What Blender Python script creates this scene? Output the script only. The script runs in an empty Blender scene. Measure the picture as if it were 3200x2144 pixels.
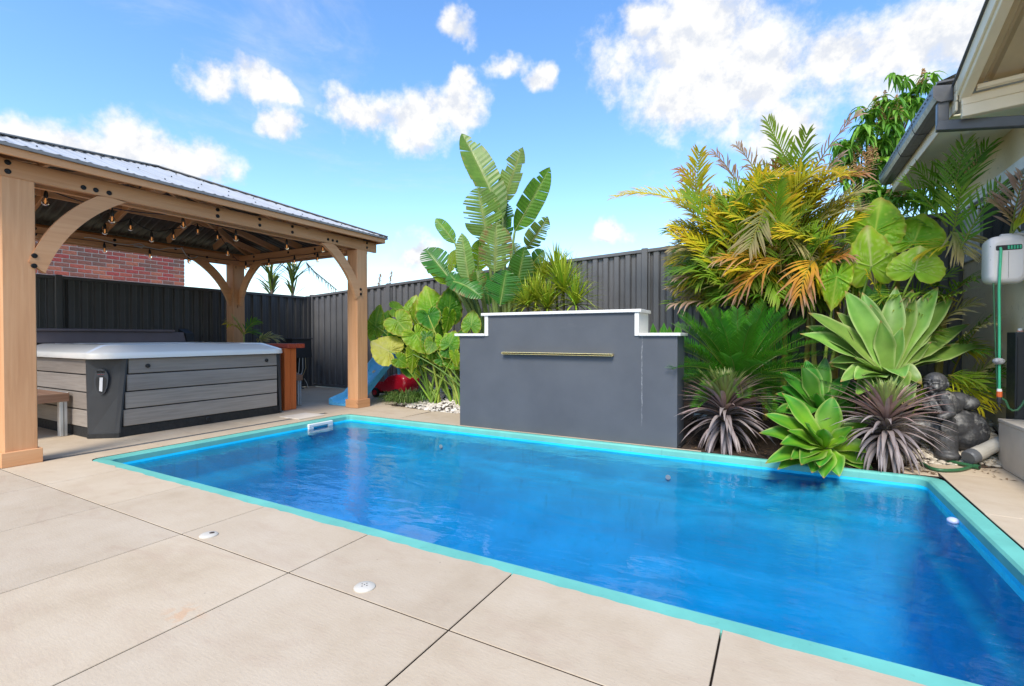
import bpy, math, random
import numpy as np
from mathutils import Vector, Matrix
sc = bpy.context.scene
col = sc.collection
R = math.radians
rnd = random.Random(7)

# ------------------------------------------------------------------ camera
CAM_Z = 1.0; YAW = R(28.91); PITCH = R(-0.742); FPX = 1518.66
cam_d = bpy.data.cameras.new('camera'); cam = bpy.data.objects.new('camera', cam_d); col.objects.link(cam)
cam.location = (0, 0, CAM_Z); cam.rotation_euler = (R(90) + PITCH, 0, YAW)
cam_d.sensor_width = 36; cam_d.lens = 36 * FPX / 3200; cam_d.clip_start = 0.05; cam_d.clip_end = 900
sc.camera = cam
_f = Vector((-math.sin(YAW) * math.cos(PITCH), math.cos(YAW) * math.cos(PITCH), math.sin(PITCH)))
_r = Vector((math.cos(YAW), math.sin(YAW), 0)); _u = _r.cross(_f)
def ray(x, y): return _f + _r * ((x - 1600) / FPX) - _u * ((y - 1072) / FPX)
C0 = Vector((0, 0, CAM_Z))
def onY(x, y, Y): d = ray(x, y); return C0 + d * (Y / d.y)      # the point of the plane Y seen at a photo pixel
def onX(x, y, X): d = ray(x, y); return C0 + d * (X / d.x)
def onZ(x, y, z=0.0): d = ray(x, y); return C0 + d * ((z - CAM_Z) / d.z)

# ------------------------------------------------------------------ sun, sky, exposure
SUN_EL, SUN_AZ = R(49), R(168)          # azimuth clockwise from +Y
sd = bpy.data.lights.new('sun', 'SUN'); so = bpy.data.objects.new('sun', sd); col.objects.link(so)
sd.energy = 2.05; sd.angle = R(20); sd.color = (1.0, 0.93, 0.82)
_sv = Vector((math.sin(SUN_AZ) * math.cos(SUN_EL), math.cos(SUN_AZ) * math.cos(SUN_EL), math.sin(SUN_EL)))
so.rotation_euler = _sv.to_track_quat('Z', 'Y').to_euler()
so.location = (0, -6, 12)
sc.view_settings.view_transform = 'Standard'; sc.view_settings.look = 'None'
sc.view_settings.exposure = 1.07; sc.view_settings.gamma = 1.0; sc.view_settings.use_curve_mapping = False
sc.render.engine = 'CYCLES'
sc.cycles.use_denoising = True
sc.cycles.max_bounces = 7; sc.cycles.transparent_max_bounces = 24; sc.cycles.diffuse_bounces = 4
sc.cycles.glossy_bounces = 3; sc.cycles.transmission_bounces = 8; sc.cycles.volume_bounces = 0
sc.cycles.sample_clamp_indirect = 6.0; sc.cycles.caustics_reflective = False; sc.cycles.caustics_refractive = False

class NT:
    """small helper round a node tree"""
    def __init__(s, tree): s.t = tree; s.n = tree.nodes; s.l = tree.links
    def new(s, ty, **kw):
        n = s.n.new(ty)
        for k, v in kw.items(): setattr(n, k, v)
        return n
    def link(s, a, b): s.l.new(a, b)
    def val(s, sock, v):
        if hasattr(v, 'is_linked') or isinstance(v, bpy.types.NodeSocket): s.l.new(v, sock)
        else: sock.default_value = v
    def math(s, op, a, b=None, c=None, clamp=False):
        n = s.new('ShaderNodeMath', operation=op, use_clamp=clamp)
        s.val(n.inputs[0], a)
        if b is not None: s.val(n.inputs[1], b)
        if c is not None: s.val(n.inputs[2], c)
        return n.outputs[0]
    def vmath(s, op, a, b=None, sc_=None):
        n = s.new('ShaderNodeVectorMath', operation=op); s.val(n.inputs[0], a)
        if b is not None: s.val(n.inputs[1], b)
        if sc_ is not None: s.val(n.inputs[3], sc_)
        return n.outputs['Value'] if op in ('LENGTH', 'DISTANCE', 'DOT_PRODUCT') else n.outputs[0]
    def noise(s, vec, scale, detail=3, rough=.5, dist=0.0, out='Fac'):
        n = s.new('ShaderNodeTexNoise'); s.l.new(vec, n.inputs['Vector'])
        n.inputs['Scale'].default_value = scale; n.inputs['Detail'].default_value = detail
        n.inputs['Roughness'].default_value = rough; n.inputs['Distortion'].default_value = dist
        return n.outputs[out]
    def ramp(s, fac, stops, interp='LINEAR'):
        n = s.new('ShaderNodeValToRGB'); n.color_ramp.interpolation = interp; s.val(n.inputs[0], fac)
        e = n.color_ramp.elements
        while len(e) > 1: e.remove(e[-1])
        for i, (p, c) in enumerate(stops):
            k = e[0] if i == 0 else e.new(p)
            k.position = p; k.color = (*c, 1) if len(c) == 3 else c
        return n.outputs[0]
    def mix(s, fac, a, b, mode='MIX'):
        n = s.new('ShaderNodeMix', data_type='RGBA', blend_type=mode)
        s.val(n.inputs[0], fac)
        for i, v in ((6, a), (7, b)): s.val(n.inputs[i], v if not isinstance(v, tuple) else ((*v, 1) if len(v) == 3 else v))
        return n.outputs[2]
    def maprange(s, v, a, b, c=0.0, d=1.0, kind='LINEAR'):
        n = s.new('ShaderNodeMapRange', interpolation_type=kind); s.val(n.inputs[0], v)
        for i, q in enumerate((a, b, c, d)): n.inputs[i + 1].default_value = q
        return n.outputs[0]
    def mapping(s, vec, scale=(1, 1, 1), rot=(0, 0, 0), loc=(0, 0, 0)):
        n = s.new('ShaderNodeMapping'); s.l.new(vec, n.inputs[0])
        n.inputs['Scale'].default_value = scale; n.inputs['Rotation'].default_value = rot; n.inputs['Location'].default_value = loc
        return n.outputs[0]

world = bpy.data.worlds.new('World'); sc.world = world; world.use_nodes = True
W = NT(world.node_tree)
for n in list(W.n): W.n.remove(n)
sky = W.new('ShaderNodeTexSky', sky_type='NISHITA'); sky.sun_disc = False
sky.sun_elevation = SUN_EL; sky.sun_rotation = SUN_AZ; sky.air_density = 1.15; sky.dust_density = 0.6; sky.ozone_density = 2.6
tc = W.new('ShaderNodeTexCoord'); dirn = tc.outputs['Generated']
# clouds: round cores (direction, radius) broken up by noise; those in view and more of the same round the rest of the sky
CL = []
def cl(vx, vy, r, sx=1.0): CL.append((ray(vx * 1.36752, vy * 1.36752).normalized(), r / 1100.0, sx))
for a in [(1580,105,190),(1690,190,150),(1550,225,115),(1905,150,105),(2080,140,120),(2220,110,105),(1460,30,50),(1800,290,85),
          (850,262,85),(935,285,90),(1015,250,88),(1035,195,45),
          (1040,60,50),(1148,148,50),(1235,180,42),
          (480,188,52),(580,207,58),(645,205,38),(620,290,50),
          (310,345,95),(215,350,75),(420,358,80),(120,345,70),(20,325,60),
          (960,580,78),(1390,545,40)]:
    cl(a[0], a[1], a[2])
wob = W.noise(dirn, 5.5, 5, .6, out='Color')
wob = W.vmath('SCALE', W.vmath('SUBTRACT', wob, (.5, .5, .5)), sc_=0.13)
dd = W.vmath('MULTIPLY', W.vmath('ADD', dirn, wob), (1, 1, 1.5))
field = None
for c, r, sx in CL:
    v = W.vmath('DISTANCE', dd, (c[0], c[1], c[2] * 1.5))
    v = W.math('MULTIPLY_ADD', v, -1.0 / (r * 1.12), 1.0)
    field = v if field is None else W.math('SMOOTH_MAX', field, v, 0.22)
fine = W.noise(dirn, 13, 7, .62)
field = W.math('ADD', field, W.math('MULTIPLY', W.math('SUBTRACT', fine, .5), 1.7))
# behind the viewer the same kind of broken cloud goes on
away = W.maprange(W.vmath('DOT_PRODUCT', dirn, tuple(_f)), .42, .20, 0, 1)
field = W.math('MAXIMUM', field, W.math('MULTIPLY_ADD', away, 3.0, W.math('MULTIPLY_ADD', W.noise(dirn, 2.6, 2), 4.0, -5.0)))
dens = W.maprange(field, 0.0, 0.62, 0, 1, 'SMOOTHSTEP')
wisp = W.noise(W.mapping(dirn, (1.2, 1.2, 3.2)), 2.6, 8, .62, .6)
wisp = W.maprange(wisp, .52, .80, 0, .34, 'SMOOTHSTEP')
dens = W.math('MAXIMUM', dens, wisp)
shade = W.math('MULTIPLY_ADD', W.math('SUBTRACT', fine, W.noise(W.vmath('ADD', dirn, (.006, -.012, .022)), 13, 7, .62)), 1.6, W.math('MULTIPLY_ADD', field, .10, .42))
ccol = W.ramp(shade, [(.30, (.76, .80, .88)), (.48, (.95, .955, .96)), (.66, (1.05, 1.04, 1.03))])
bg1 = W.new('ShaderNodeBackground'); bg2 = W.new('ShaderNodeBackground')
hsv = W.new('ShaderNodeHueSaturation'); hsv.inputs['Saturation'].default_value = 1.2; hsv.inputs['Hue'].default_value = .503; W.link(sky.outputs[0], hsv.inputs['Color']); W.link(hsv.outputs[0], bg1.inputs[0]); bg1.inputs[1].default_value = 0.15
W.link(ccol, bg2.inputs[0]); bg2.inputs[1].default_value = 0.50
ms = W.new('ShaderNodeMixShader'); W.link(dens, ms.inputs[0]); W.link(bg1.outputs[0], ms.inputs[1]); W.link(bg2.outputs[0], ms.inputs[2])
wo = W.new('ShaderNodeOutputWorld'); W.link(ms.outputs[0], wo.inputs[0])
world.cycles.sampling_method = 'MANUAL'; world.cycles.sample_map_resolution = 512

# ------------------------------------------------------------------ object helpers
def props(o, label=None, cat=None, group=None, kind=None):
    if label: o['label'] = label
    if cat: o['category'] = cat
    if group: o['group'] = group
    if kind: o['kind'] = kind
    return o
def empty(name, loc, label=None, cat=None, group=None):
    o = bpy.data.objects.new(name, None); col.objects.link(o); o.location = loc; o.empty_display_size = .1
    return props(o, label, cat, group)
def setparent(o, p):
    if p is not None:
        o.parent = p; o.matrix_parent_inverse = PM(p).inverted()
def PM(o):                                       # world matrix without waiting for the depsgraph
    m = Matrix.LocRotScale(o.location, o.rotation_euler, o.scale)
    return PM(o.parent) @ o.matrix_parent_inverse @ m if o.parent else m
class MB:
    """collects faces; build() links them as one mesh object"""
    def __init__(s): s.v = []; s.f = []; s.uv = []; s.c = []; s.hasc = False
    def add(s, verts, faces, uvs=None, cols=None):
        b = len(s.v); s.v.extend([tuple(p) for p in verts])
        for f in faces: s.f.append(tuple(i + b for i in f))
        s.uv.extend(uvs if uvs is not None else [(p[0], p[1]) for p in verts])
        if cols is not None: s.hasc = True
        s.c.extend(cols if cols is not None else [(1, 1, 1)] * len(verts))
        return s
    def box(s, x0, x1, y0, y1, z0, z1, ch=.003, M=None):
        """chamfered box; uv u runs along the longest side"""
        lo = (x0, y0, z0); hi = (x1, y1, z1); L = [hi[i] - lo[i] for i in range(3)]
        ch = min(ch, min(L) * .3); ax = L.index(max(L))
        vs = []; idx = {}
        for cx in (0, 1):
            for cy in (0, 1):
                for cz in (0, 1):
                    for k in range(3):
                        p = [hi[i] if (cx, cy, cz)[i] else lo[i] for i in range(3)]
                        for i in range(3):
                            if i != k: p[i] += -ch if (cx, cy, cz)[i] else ch
                        idx[(cx, cy, cz, k)] = len(vs); vs.append(p)
        fs = []
        for k in range(3):
            a, b = (k + 1) % 3, (k + 2) % 3
            for sd_ in (0, 1):
                q = []
                for (i, j) in ((0, 0), (1, 0), (1, 1), (0, 1)):
                    c = [0, 0, 0]; c[k] = sd_; c[a] = i; c[b] = j; q.append(idx[(*c, k)])
                fs.append(q if sd_ else q[::-1])
        for k in range(3):                      # edges along axis k
            a, b = (k + 1) % 3, (k + 2) % 3
            for i in (0, 1):
                for j in (0, 1):
                    c0 = [0, 0, 0]; c0[a] = i; c0[b] = j; c1 = list(c0); c1[k] = 1
                    q = [idx[(*c0, a)], idx[(*c1, a)], idx[(*c1, b)], idx[(*c0, b)]]
                    fs.append(q if (i == j) else q[::-1])
        for cx in (0, 1):
            for cy in (0, 1):
                for cz in (0, 1):
                    q = [idx[(cx, cy, cz, k)] for k in range(3)]
                    fs.append(q if (cx + cy + cz) % 2 else q[::-1])
        o1, o2 = [i for i in range(3) if i != ax]
        uv = [(p[ax], p[o1] + p[o2] * 1.0) for p in vs]
        if M is not None: vs = [M @ Vector(p) for p in vs]
        return s.add(vs, fs, uv)
    def bar(s, p, q, w, h, up=(0, 0, 1), ch=.003, e0=0, e1=0):
        """beam from p to q, width w across, height h along up"""
        p = Vector(p); q = Vector(q); d = (q - p); L = d.length; d = d / L; u = Vector(up); sd_ = d.cross(u).normalized(); u = sd_.cross(d)
        M = Matrix.Translation(p) @ Matrix((d, sd_, u)).transposed().to_4x4()
        return s.box(-e0, L + e1, -w / 2, w / 2, -h / 2, h / 2, ch, M)
    def tube(s, pts, r, n=8, cap=True, col=None, radii=None):
        pts = [Vector(p) for p in pts]; m = len(pts); vs = []; uv = []; ref = Vector((0, 0, 1)); L = 0
        d0 = (pts[1] - pts[0]).normalized()
        if abs(d0.z) > .9: ref = Vector((1, 0, 0))
        for i in range(m):
            d = (pts[min(i + 1, m - 1)] - pts[max(i - 1, 0)]).normalized()
            a = d.cross(ref).normalized(); b = a.cross(d); ref = b
            rr_ = radii[i] if radii else r
            if i: L += (pts[i] - pts[i - 1]).length
            for k in range(n):
                t = 2 * math.pi * k / n
                vs.append(pts[i] + (a * math.cos(t) + b * math.sin(t)) * rr_); uv.append((L, k / n))
        fs = [(i * n + k, i * n + (k + 1) % n, (i + 1) * n + (k + 1) % n, (i + 1) * n + k) for i in range(m - 1) for k in range(n)]
        if cap: fs += [tuple(range(n))[::-1], tuple((m - 1) * n + k for k in range(n))]
        return s.add(vs, fs, uv, [col] * len(vs) if col else None)
    def lathe(s, prof, c, n=16, axis=(0, 0, 1), cap=True):
        """prof: (radius, height) along axis from c"""
        ax = Vector(axis).normalized(); a = ax.orthogonal().normalized(); b = ax.cross(a); c = Vector(c); vs = []
        for r_, h_ in prof:
            for k in range(n):
                t = 2 * math.pi * k / n; vs.append(c + ax * h_ + (a * math.cos(t) + b * math.sin(t)) * r_)
        m = len(prof)
        fs = [(i * n + k, i * n + (k + 1) % n, (i + 1) * n + (k + 1) % n, (i + 1) * n + k) for i in range(m - 1) for k in range(n)]
        if cap: fs += [tuple(range(n))[::-1], tuple((m - 1) * n + k for k in range(n))]
        return s.add(vs, fs)
    def prism(s, poly, h0, h1, M):
        """polygon (a,b) extruded from h0 to h1 along M's third axis"""
        n = len(poly); vs = [M @ Vector((a, b, h0)) for a, b in poly] + [M @ Vector((a, b, h1)) for a, b in poly]
        fs = [tuple(range(n))[::-1], tuple(range(n, 2 * n))] + [(i, (i + 1) % n, n + (i + 1) % n, n + i) for i in range(n)]
        return s.add(vs, fs, [(a, b) for a, b in poly] * 2)
    def grid(s, rows, uvs=None, cols=None, closed=False):
        """rows: list of equal-length vertex rows"""
        m, n = len(rows), len(rows[0]); vs = [p for r_ in rows for p in r_]
        fs = [(i * n + k, i * n + (k + 1) % n, (i + 1) * n + (k + 1) % n, (i + 1) * n + k) for i in range(m - 1) for k in range(n if closed else n - 1)]
        return s.add(vs, fs, uvs, cols)
    def mesh(s, name, m=None, smooth=False):
        me = bpy.data.meshes.new(name); me.from_pydata(s.v, [], s.f)
        lu = np.empty(len(me.loops), dtype=np.int32); me.loops.foreach_get('vertex_index', lu)
        uv = me.uv_layers.new(name='UVMap'); uv.data.foreach_set('uv', np.array(s.uv, dtype=np.float32)[lu].ravel())
        if s.hasc:
            at = me.color_attributes.new('Col', 'FLOAT_COLOR', 'POINT')
            c = np.ones((len(s.v), 4), np.float32); c[:, :3] = np.array(s.c, np.float32); at.data.foreach_set('color', c.ravel())
        if m is not None: me.materials.append(m)
        if smooth:
            me.polygons.foreach_set('use_smooth', np.ones(len(me.polygons), bool)); me.set_sharp_from_angle(angle=R(42))
        me.update(); return me
    def build(s, name, m, parent=None, smooth=False, label=None, cat=None, group=None, kind=None):
        o = bpy.data.objects.new(name, s.mesh(name, m, smooth)); col.objects.link(o); setparent(o, parent)
        return props(o, label, cat, group, kind)
def copy_tree(o, parent=None, M=None):
    """copy of a thing (or part) with its parts; M moves the top one"""
    c = o.copy(); col.objects.link(c)
    if M is not None:
        L, Q, S = (M @ PM(o)).decompose(); c.parent = None; c.location = L; c.rotation_euler = Q.to_euler(); c.scale = S
    if parent is not None: c.parent = parent
    for ch in [x for x in bpy.data.objects if x.parent == o]: copy_tree(ch, c)
    return c

# ------------------------------------------------------------------ materials
MATS = {}
def material(name):
    m = bpy.data.materials.new(name); m.use_nodes = True; t = NT(m.node_tree)
    b = [n for n in t.n if n.type == 'BSDF_PRINCIPLED'][0]; MATS[name] = m
    return m, t, b
def obj_co(t): return t.new('ShaderNodeTexCoord').outputs['Object']
def bump(t, b, h, strength, dist=.01):
    n = t.new('ShaderNodeBump'); n.inputs['Strength'].default_value = strength; n.inputs['Distance'].default_value = dist
    t.link(h, n.inputs['Height']); t.link(n.outputs[0], b.inputs['Normal'])
def plain(name, c, rough=.5, metal=0.0, var=.12, scale=6.0, bumpy=0.0, bscale=60.0, spec=.5, coat=0.0):
    """one colour with soft wear variation and fine relief"""
    m, t, b = material(name); co = obj_co(t)
    n1 = t.noise(co, scale, 5, .6)
    lo = tuple(x * (1 - var) for x in c); hi = tuple(min(1, x * (1 + var)) for x in c)
    t.link(t.ramp(n1, [(.3, lo), (.7, hi)]), b.inputs['Base Color'])
    b.inputs['Roughness'].default_value = rough; b.inputs['Metallic'].default_value = metal; b.inputs['Specular IOR Level'].default_value = spec
    if coat: b.inputs['Coat Weight'].default_value = coat
    t.link(t.maprange(t.noise(co, scale * 3, 4), .3, .7, rough * .85, min(1, rough * 1.15)), b.inputs['Roughness'])
    if bumpy: bump(t, b, t.noise(co, bscale, 4, .6), bumpy)
    return m
def wood(name, c1, c2, c3, rough=.6, gs=1.0, knots=True):
    m, t, b = material(name); uv = t.new('ShaderNodeUVMap').outputs[0]
    oi = t.new('ShaderNodeObjectInfo').outputs['Random']
    cx = t.new('ShaderNodeCombineXYZ'); t.link(t.math('MULTIPLY', oi, 37.0), cx.inputs[0]); t.link(t.math('MULTIPLY', oi, 11.0), cx.inputs[1])
    v = t.vmath('ADD', uv, cx.outputs[0])
    g = t.noise(t.mapping(v, (1.6 * gs, 34 * gs, 1)), 1.0, 5, .6, .4)
    g2 = t.noise(t.mapping(v, (.8, 5, 1)), 1.0, 4, .55, .3)
    c = t.ramp(t.math('ADD', t.math('MULTIPLY', g, .55), t.math('MULTIPLY', g2, .45)), [(.30, c1), (.5, c2), (.70, c3)])
    if knots:
        vo = t.new('ShaderNodeTexVoronoi'); t.link(t.mapping(v, (2.3, 5.5, 1)), vo.inputs['Vector']); vo.inputs['Scale'].default_value = 1.0
        k = t.maprange(vo.outputs['Distance'], .03, .10, 1, 0, 'SMOOTHSTEP')
        c = t.mix(t.math('MULTIPLY', k, .8), c, tuple(x * .38 for x in c1))
    c = t.mix(1.0, c, t.ramp(oi, [(0, (.86, .84, .82)), (.5, (1, 1, 1)), (1, (1.08, 1.05, 1.0))]), 'MULTIPLY')
    t.link(c, b.inputs['Base Color']); b.inputs['Roughness'].default_value = rough; b.inputs['Specular IOR Level'].default_value = .3
    bump(t, b, g, .25, .004)
    return m
def leafmat(name, rough=.42, trans=.30, spec=.45, tint=(1, 1, 1)):
    """leaf colour comes from the mesh; light also passes through the blade"""
    m, t, b = material(name); at = t.new('ShaderNodeAttribute', attribute_name='Col'); oi = t.new('ShaderNodeObjectInfo').outputs['Random']
    n = t.noise(obj_co(t), 9, 4)
    c = t.mix(1.0, at.outputs['Color'], tint, 'MULTIPLY')
    hs = t.new('ShaderNodeHueSaturation'); t.link(c, hs.inputs['Color'])
    t.link(t.maprange(oi, 0, 1, .488, .512), hs.inputs['Hue'])
    t.link(t.math('MULTIPLY', t.maprange(n, .25, .75, .80, 1.2), t.maprange(oi, 0, 1, .86, 1.14)), hs.inputs['Value'])
    cc = hs.outputs[0]
    t.link(cc, b.inputs['Base Color']); b.inputs['Roughness'].default_value = rough; b.inputs['Specular IOR Level'].default_value = spec
    tr = t.new('ShaderNodeBsdfTranslucent'); t.link(t.mix(1.0, cc, (1.25, 1.15, .55), 'MULTIPLY'), tr.inputs[0])
    mx = t.new('ShaderNodeMixShader'); mx.inputs[0].default_value = trans
    t.link(b.outputs[0], mx.inputs[1]); t.link(tr.outputs[0], mx.inputs[2])
    out = [q for q in t.n if q.type == 'OUTPUT_MATERIAL'][0]; t.link(mx.outputs[0], out.inputs[0])
    return m
# ================================================================== the setting: ground, patio, pool, water
def m_concrete():
    m, t, b = material('concrete'); co = obj_co(t)
    n1 = t.noise(co, 1.1, 6, .62, .4); n2 = t.noise(co, 5.0, 6, .65); n3 = t.noise(co, 90, 3, .7); n4 = t.noise(t.mapping(co, (1, 3.2, 1), (0, 0, .5)), 2.2, 5, .6, 1.2)
    c = t.ramp(t.math('ADD', t.math('MULTIPLY', n1, .6), t.math('MULTIPLY', n2, .4)), [(.30, (.43, .335, .230)), (.47, (.51, .412, .297)), (.68, (.57, .476, .36))])
    c = t.mix(t.maprange(n4, .52, .76, 0, .5), c, (.44, .325, .235))
    c = t.mix(t.maprange(n3, .60, .76, 0, .5), c, (.33, .25, .19))
    spots = t.noise(co, 34, 2, .5); c = t.mix(t.maprange(spots, .76, .80, 0, .55), c, (.22, .17, .13))
    # rust stain on the slab in front
    d = t.vmath('DISTANCE', t.mapping(co, (1, 1.6, 1)), (-1.87, .95 * 1.6, 0)); st = t.math('MULTIPLY', t.maprange(d, .03, .12, 1, 0), t.maprange(t.noise(co, 22, 3), .48, .58))
    c = t.mix(t.math('MULTIPLY', st, .45), c, (.56, .30, .15))
    oi = t.new('ShaderNodeObjectInfo').outputs['Random']; c = t.mix(1.0, c, t.ramp(oi, [(0, (.93, .93, .94)), (1, (1.06, 1.05, 1.03))]), 'MULTIPLY')
    t.link(c, b.inputs['Base Color']); b.inputs['Roughness'].default_value = .78; b.inputs['Specular IOR Level'].default_value = .35
    h = t.math('ADD', t.math('MULTIPLY', n3, .5), t.math('MULTIPLY', t.noise(t.mapping(co, (30, 110, 1), (0, 0, .6)), 1, 3), .5)); bump(t, b, h, .28, .006)
    return m
M_conc = m_concrete()
M_soil = plain('soil', (.055, .036, .024), .95, var=.5, scale=14, bumpy=1.0, bscale=38)
M_joint = plain('joint_grit', (.045, .028, .02), .95, var=.4, scale=40)
POOL = (-4.93, 1.012, 1.78, 4.49)               # outer edge of the coping
def ring(x0, x1, y0, y1, r, z, n=7):
    p = []
    for cx, cy, a0 in ((x1 - r, y0 + r, -90), (x1 - r, y1 - r, 0), (x0 + r, y1 - r, 90), (x0 + r, y0 + r, 180)):
        for k in range(n + 1):
            a = R(a0 + 90 * k / n); p.append((cx + r * math.cos(a), cy + r * math.sin(a), z))
    return p
def frame_sheet(name, X0, X1, Y0, Y1, z, m, kind='structure', hole=POOL):
    g = MB(); hx0, hx1, hy0, hy1 = hole[0] + .05, hole[1] - .05, hole[2] + .05, hole[3] - .05
    for a, b_, c, d in ((X0, X1, Y0, hy0), (X0, X1, hy1, Y1), (X0, hx0, hy0, hy1), (hx1, X1, hy0, hy1)):
        g.add([(a, c, z), (b_, c, z), (b_, d, z), (a, d, z)], [(0, 1, 2, 3)])
    return g.build(name, m, kind=kind)
M_far = plain('far_ground', (.13, .12, .07), .95, var=.4, scale=.3)
frame_sheet('ground', -260, 260, -120, 300, -.06, M_far)
patio = frame_sheet('patio', -8.4, 4.0, -4.0, 6.75, -.028, M_joint)

def slab(poly):
    """paving slab from its outline (counter-clockwise), top at z=0, softened edge"""
    g = MB(); n = len(poly); cx = sum(p[0] for p in poly) / n; cy = sum(p[1] for p in poly) / n
    ins = []
    for i in range(n):
        p = Vector(poly[i]); a = (p - Vector(poly[i - 1])).normalized(); b = (Vector(poly[(i + 1) % n]) - p).normalized()
        na = Vector((-a.y, a.x)); nb = Vector((-b.y, b.x)); m_ = (na + nb); m_ = m_ / max(.5, m_.length_squared) * 2 * .0015
        ins.append(p + m_)
    vs = [(p[0], p[1], 0) for p in ins] + [(p[0], p[1], -.0025) for p in poly] + [(p[0], p[1], -.05) for p in poly]
    fs = [tuple(range(n))] + [(i, n + i, n + (i + 1) % n, (i + 1) % n) for i in range(n)] + [(n + i, 2 * n + i, 2 * n + (i + 1) % n, n + (i + 1) % n) for i in range(n)]
    g.add(vs, fs); o = g.build('paving_slab', M_conc, patio); o.data.materials.append(M_joint)
    o.data.polygons.foreach_set('material_index', np.array([0] * (1 + n) + [1] * n, np.int32)); return o
G = .0032
def edge(ax, ay, bx, by, j, step=.035):
    """points from a to b (b left out) wandering by j at right angles"""
    L = math.hypot(bx - ax, by - ay); n = max(1, int(L / step)); o = []; w = 0
    for i in range(n):
        t = i / n; w = w * .6 + rnd.gauss(0, j)
        if i == 0: w = 0
        o.append((ax + (bx - ax) * t - (by - ay) / L * w, ay + (by - ay) * t + (bx - ax) / L * w))
    return o
def rect(x0, x1, y0, y1, jag=None):
    x0 += G; x1 -= G; y0 += G; y1 -= G; c = [(x0, y0), (x1, y0), (x1, y1), (x0, y1)]; o = []
    for i in range(4):
        a, b = c[i], c[(i + 1) % 4]
        o += edge(*a, *b, .0035) if jag == i else [a]
    slab(o)
xs = [-5.175, -4.338, -3.491, -2.652, -1.82, -.985, -.17, .66, 1.49, 2.4, 3.3]
ys = [-3.2, -2.2, -1.3, -.45, .42, 1.335]
for i in range(len(xs) - 1):
    for j in range(len(ys) - 1): rect(xs[i], xs[i + 1], ys[j], ys[j + 1])
    a, b = xs[i], min(xs[i + 1], 9)
    if b <= POOL[1] + .01 and a > -4.4: rect(a, b, 1.335, 1.792, 2)
slab([(-5.175 + G, 1.335 + G), (-4.338 - G, 1.335 + G)] + edge(-4.338 - G, 1.788, -4.86, 1.79, .005) + [(-4.905, 1.80), (-4.934, 1.84), (-4.94, 1.90), (-5.175 + G, 1.90)])
slab([(.66 + G, 1.335 + G), (1.49 - G, 1.335 + G), (1.49 - G, 2.6), (1.016, 2.6), (1.016, 1.86), (.93, 1.775), (.66 + G, 1.775)])
rect(1.49, 2.4, 1.335, 2.6)
slab([(1.016, 2.6 + 2 * G), (2.4, 2.6 + 2 * G), (2.4, 3.68)] + edge(2.4, 3.68, 1.016, 3.68, 0) + [(1.016, 3.68)])
slab([(1.018, 3.68 + 2 * G), (1.62, 3.68 + 2 * G), (1.62, 4.66), (1.025, 4.66)])
slab([(1.0, 4.52), (1.025, 4.66 + G), (1.62, 4.66 + G), (1.62, 5.0)] + edge(1.47, 5.08, .86, 4.86, .01) + [(.8, 4.62), (.8, 4.505)])
yl = [-3.2, -1.3, .3, 1.335, 2.35, 3.37, 4.40]
for j in range(len(yl) - 1):
    for a, b in ((-8.3, -7.25), (-7.25, -6.25), (-6.25, -5.245)): rect(a, b, yl[j], yl[j + 1])
for y0, y1 in ((1.90, 2.35), (2.35, 3.37), (3.37, 4.40)): rect(-5.175, POOL[0] - .004, y0, y1)
slab([(-5.175 + G, 4.40 + G), (POOL[0] - .004, 4.40 + G), (POOL[0] + .06, 4.496), (-4.1, 4.496), (-4.1, 5.18)] + edge(-4.1, 5.18, -5.18, 5.42, .012) + [(-5.175 + G, 5.42)])
slab([(-4.1 + G, 4.496), (-3.17, 4.496), (-3.17, 5.24)] + edge(-3.17, 5.24, -4.1 + G, 5.18, .015))
for a, b in ((-8.3, -7.25), (-7.25, -6.25), (-6.25, -5.18)): rect(a, b, 4.40, 5.45); rect(a, b, 5.45, 6.62)
slab([(-5.18 + G, 5.45), (-4.95, 5.45), (-4.95, 6.62), (-5.18 + G, 6.62)])
slab([(-3.17 + .9 * 0, 4.496), (-.6, 4.496), (-.6, 4.52), (-3.17, 4.52)])
# garden beds: mounded soil
def bed(name, x0, x1, y0, y1, hf, m=M_soil, nx=40, ny=30):
    rows = [[(x0 + (x1 - x0) * i / nx, y0 + (y1 - y0) * j / ny, hf(x0 + (x1 - x0) * i / nx, y0 + (y1 - y0) * j / ny)) for i in range(nx + 1)] for j in range(ny + 1)]
    return MB().grid(rows).build(name, m, smooth=True, kind='structure')
def h_left(x, y): return -.02 + .19 * min(1, max(0, (y - 5.22) / .8)) + .012 * math.sin(x * 9) * math.cos(y * 8)
def h_right(x, y): return -.015 + .26 * min(1, max(0, (y - 4.95) / .9)) * min(1, max(0.15, (x + .6) / 1.6)) + .012 * math.sin(x * 11 + y * 5)
bed('garden_bed_left', -4.94, -.85, 4.90, 6.62, h_left)
bed('garden_bed_right', -.80, 1.63, 4.515, 6.62, h_right)

# ---- drain grate along the gazebo side
M_grate = plain('grate_metal', (.20, .19, .18), .5, metal=.5, var=.25, scale=20)
M_black = plain('black_plastic', (.012, .012, .013), .55, var=.3)
drain = empty('drain_grate', (-5.21, 3, 0), 'long narrow slotted metal drain grate let into the paving beside the pool', 'drain grate')
MB().box(-5.245, -5.175, 1.2, 4.38, -.05, -.022, .002).build('channel', M_black, drain)
for x0 in (-5.243, -5.181): MB().box(x0, x0 + .006, 1.2, 4.38, -.021, -.001, .001).build('side_rail', M_grate, drain)
g = MB()
for i in range(159):
    y = 1.2 + i * .02
    for (xa, xb, o_) in ((-5.237, -5.205, 0), (-5.213, -5.181, .010)): g.bar((xa, y + o_, -.006), (xb, y + o_ + .011, -.006), .006, .008, ch=.001)
g.build('slot_bars', M_grate, drain, kind='stuff')

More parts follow.
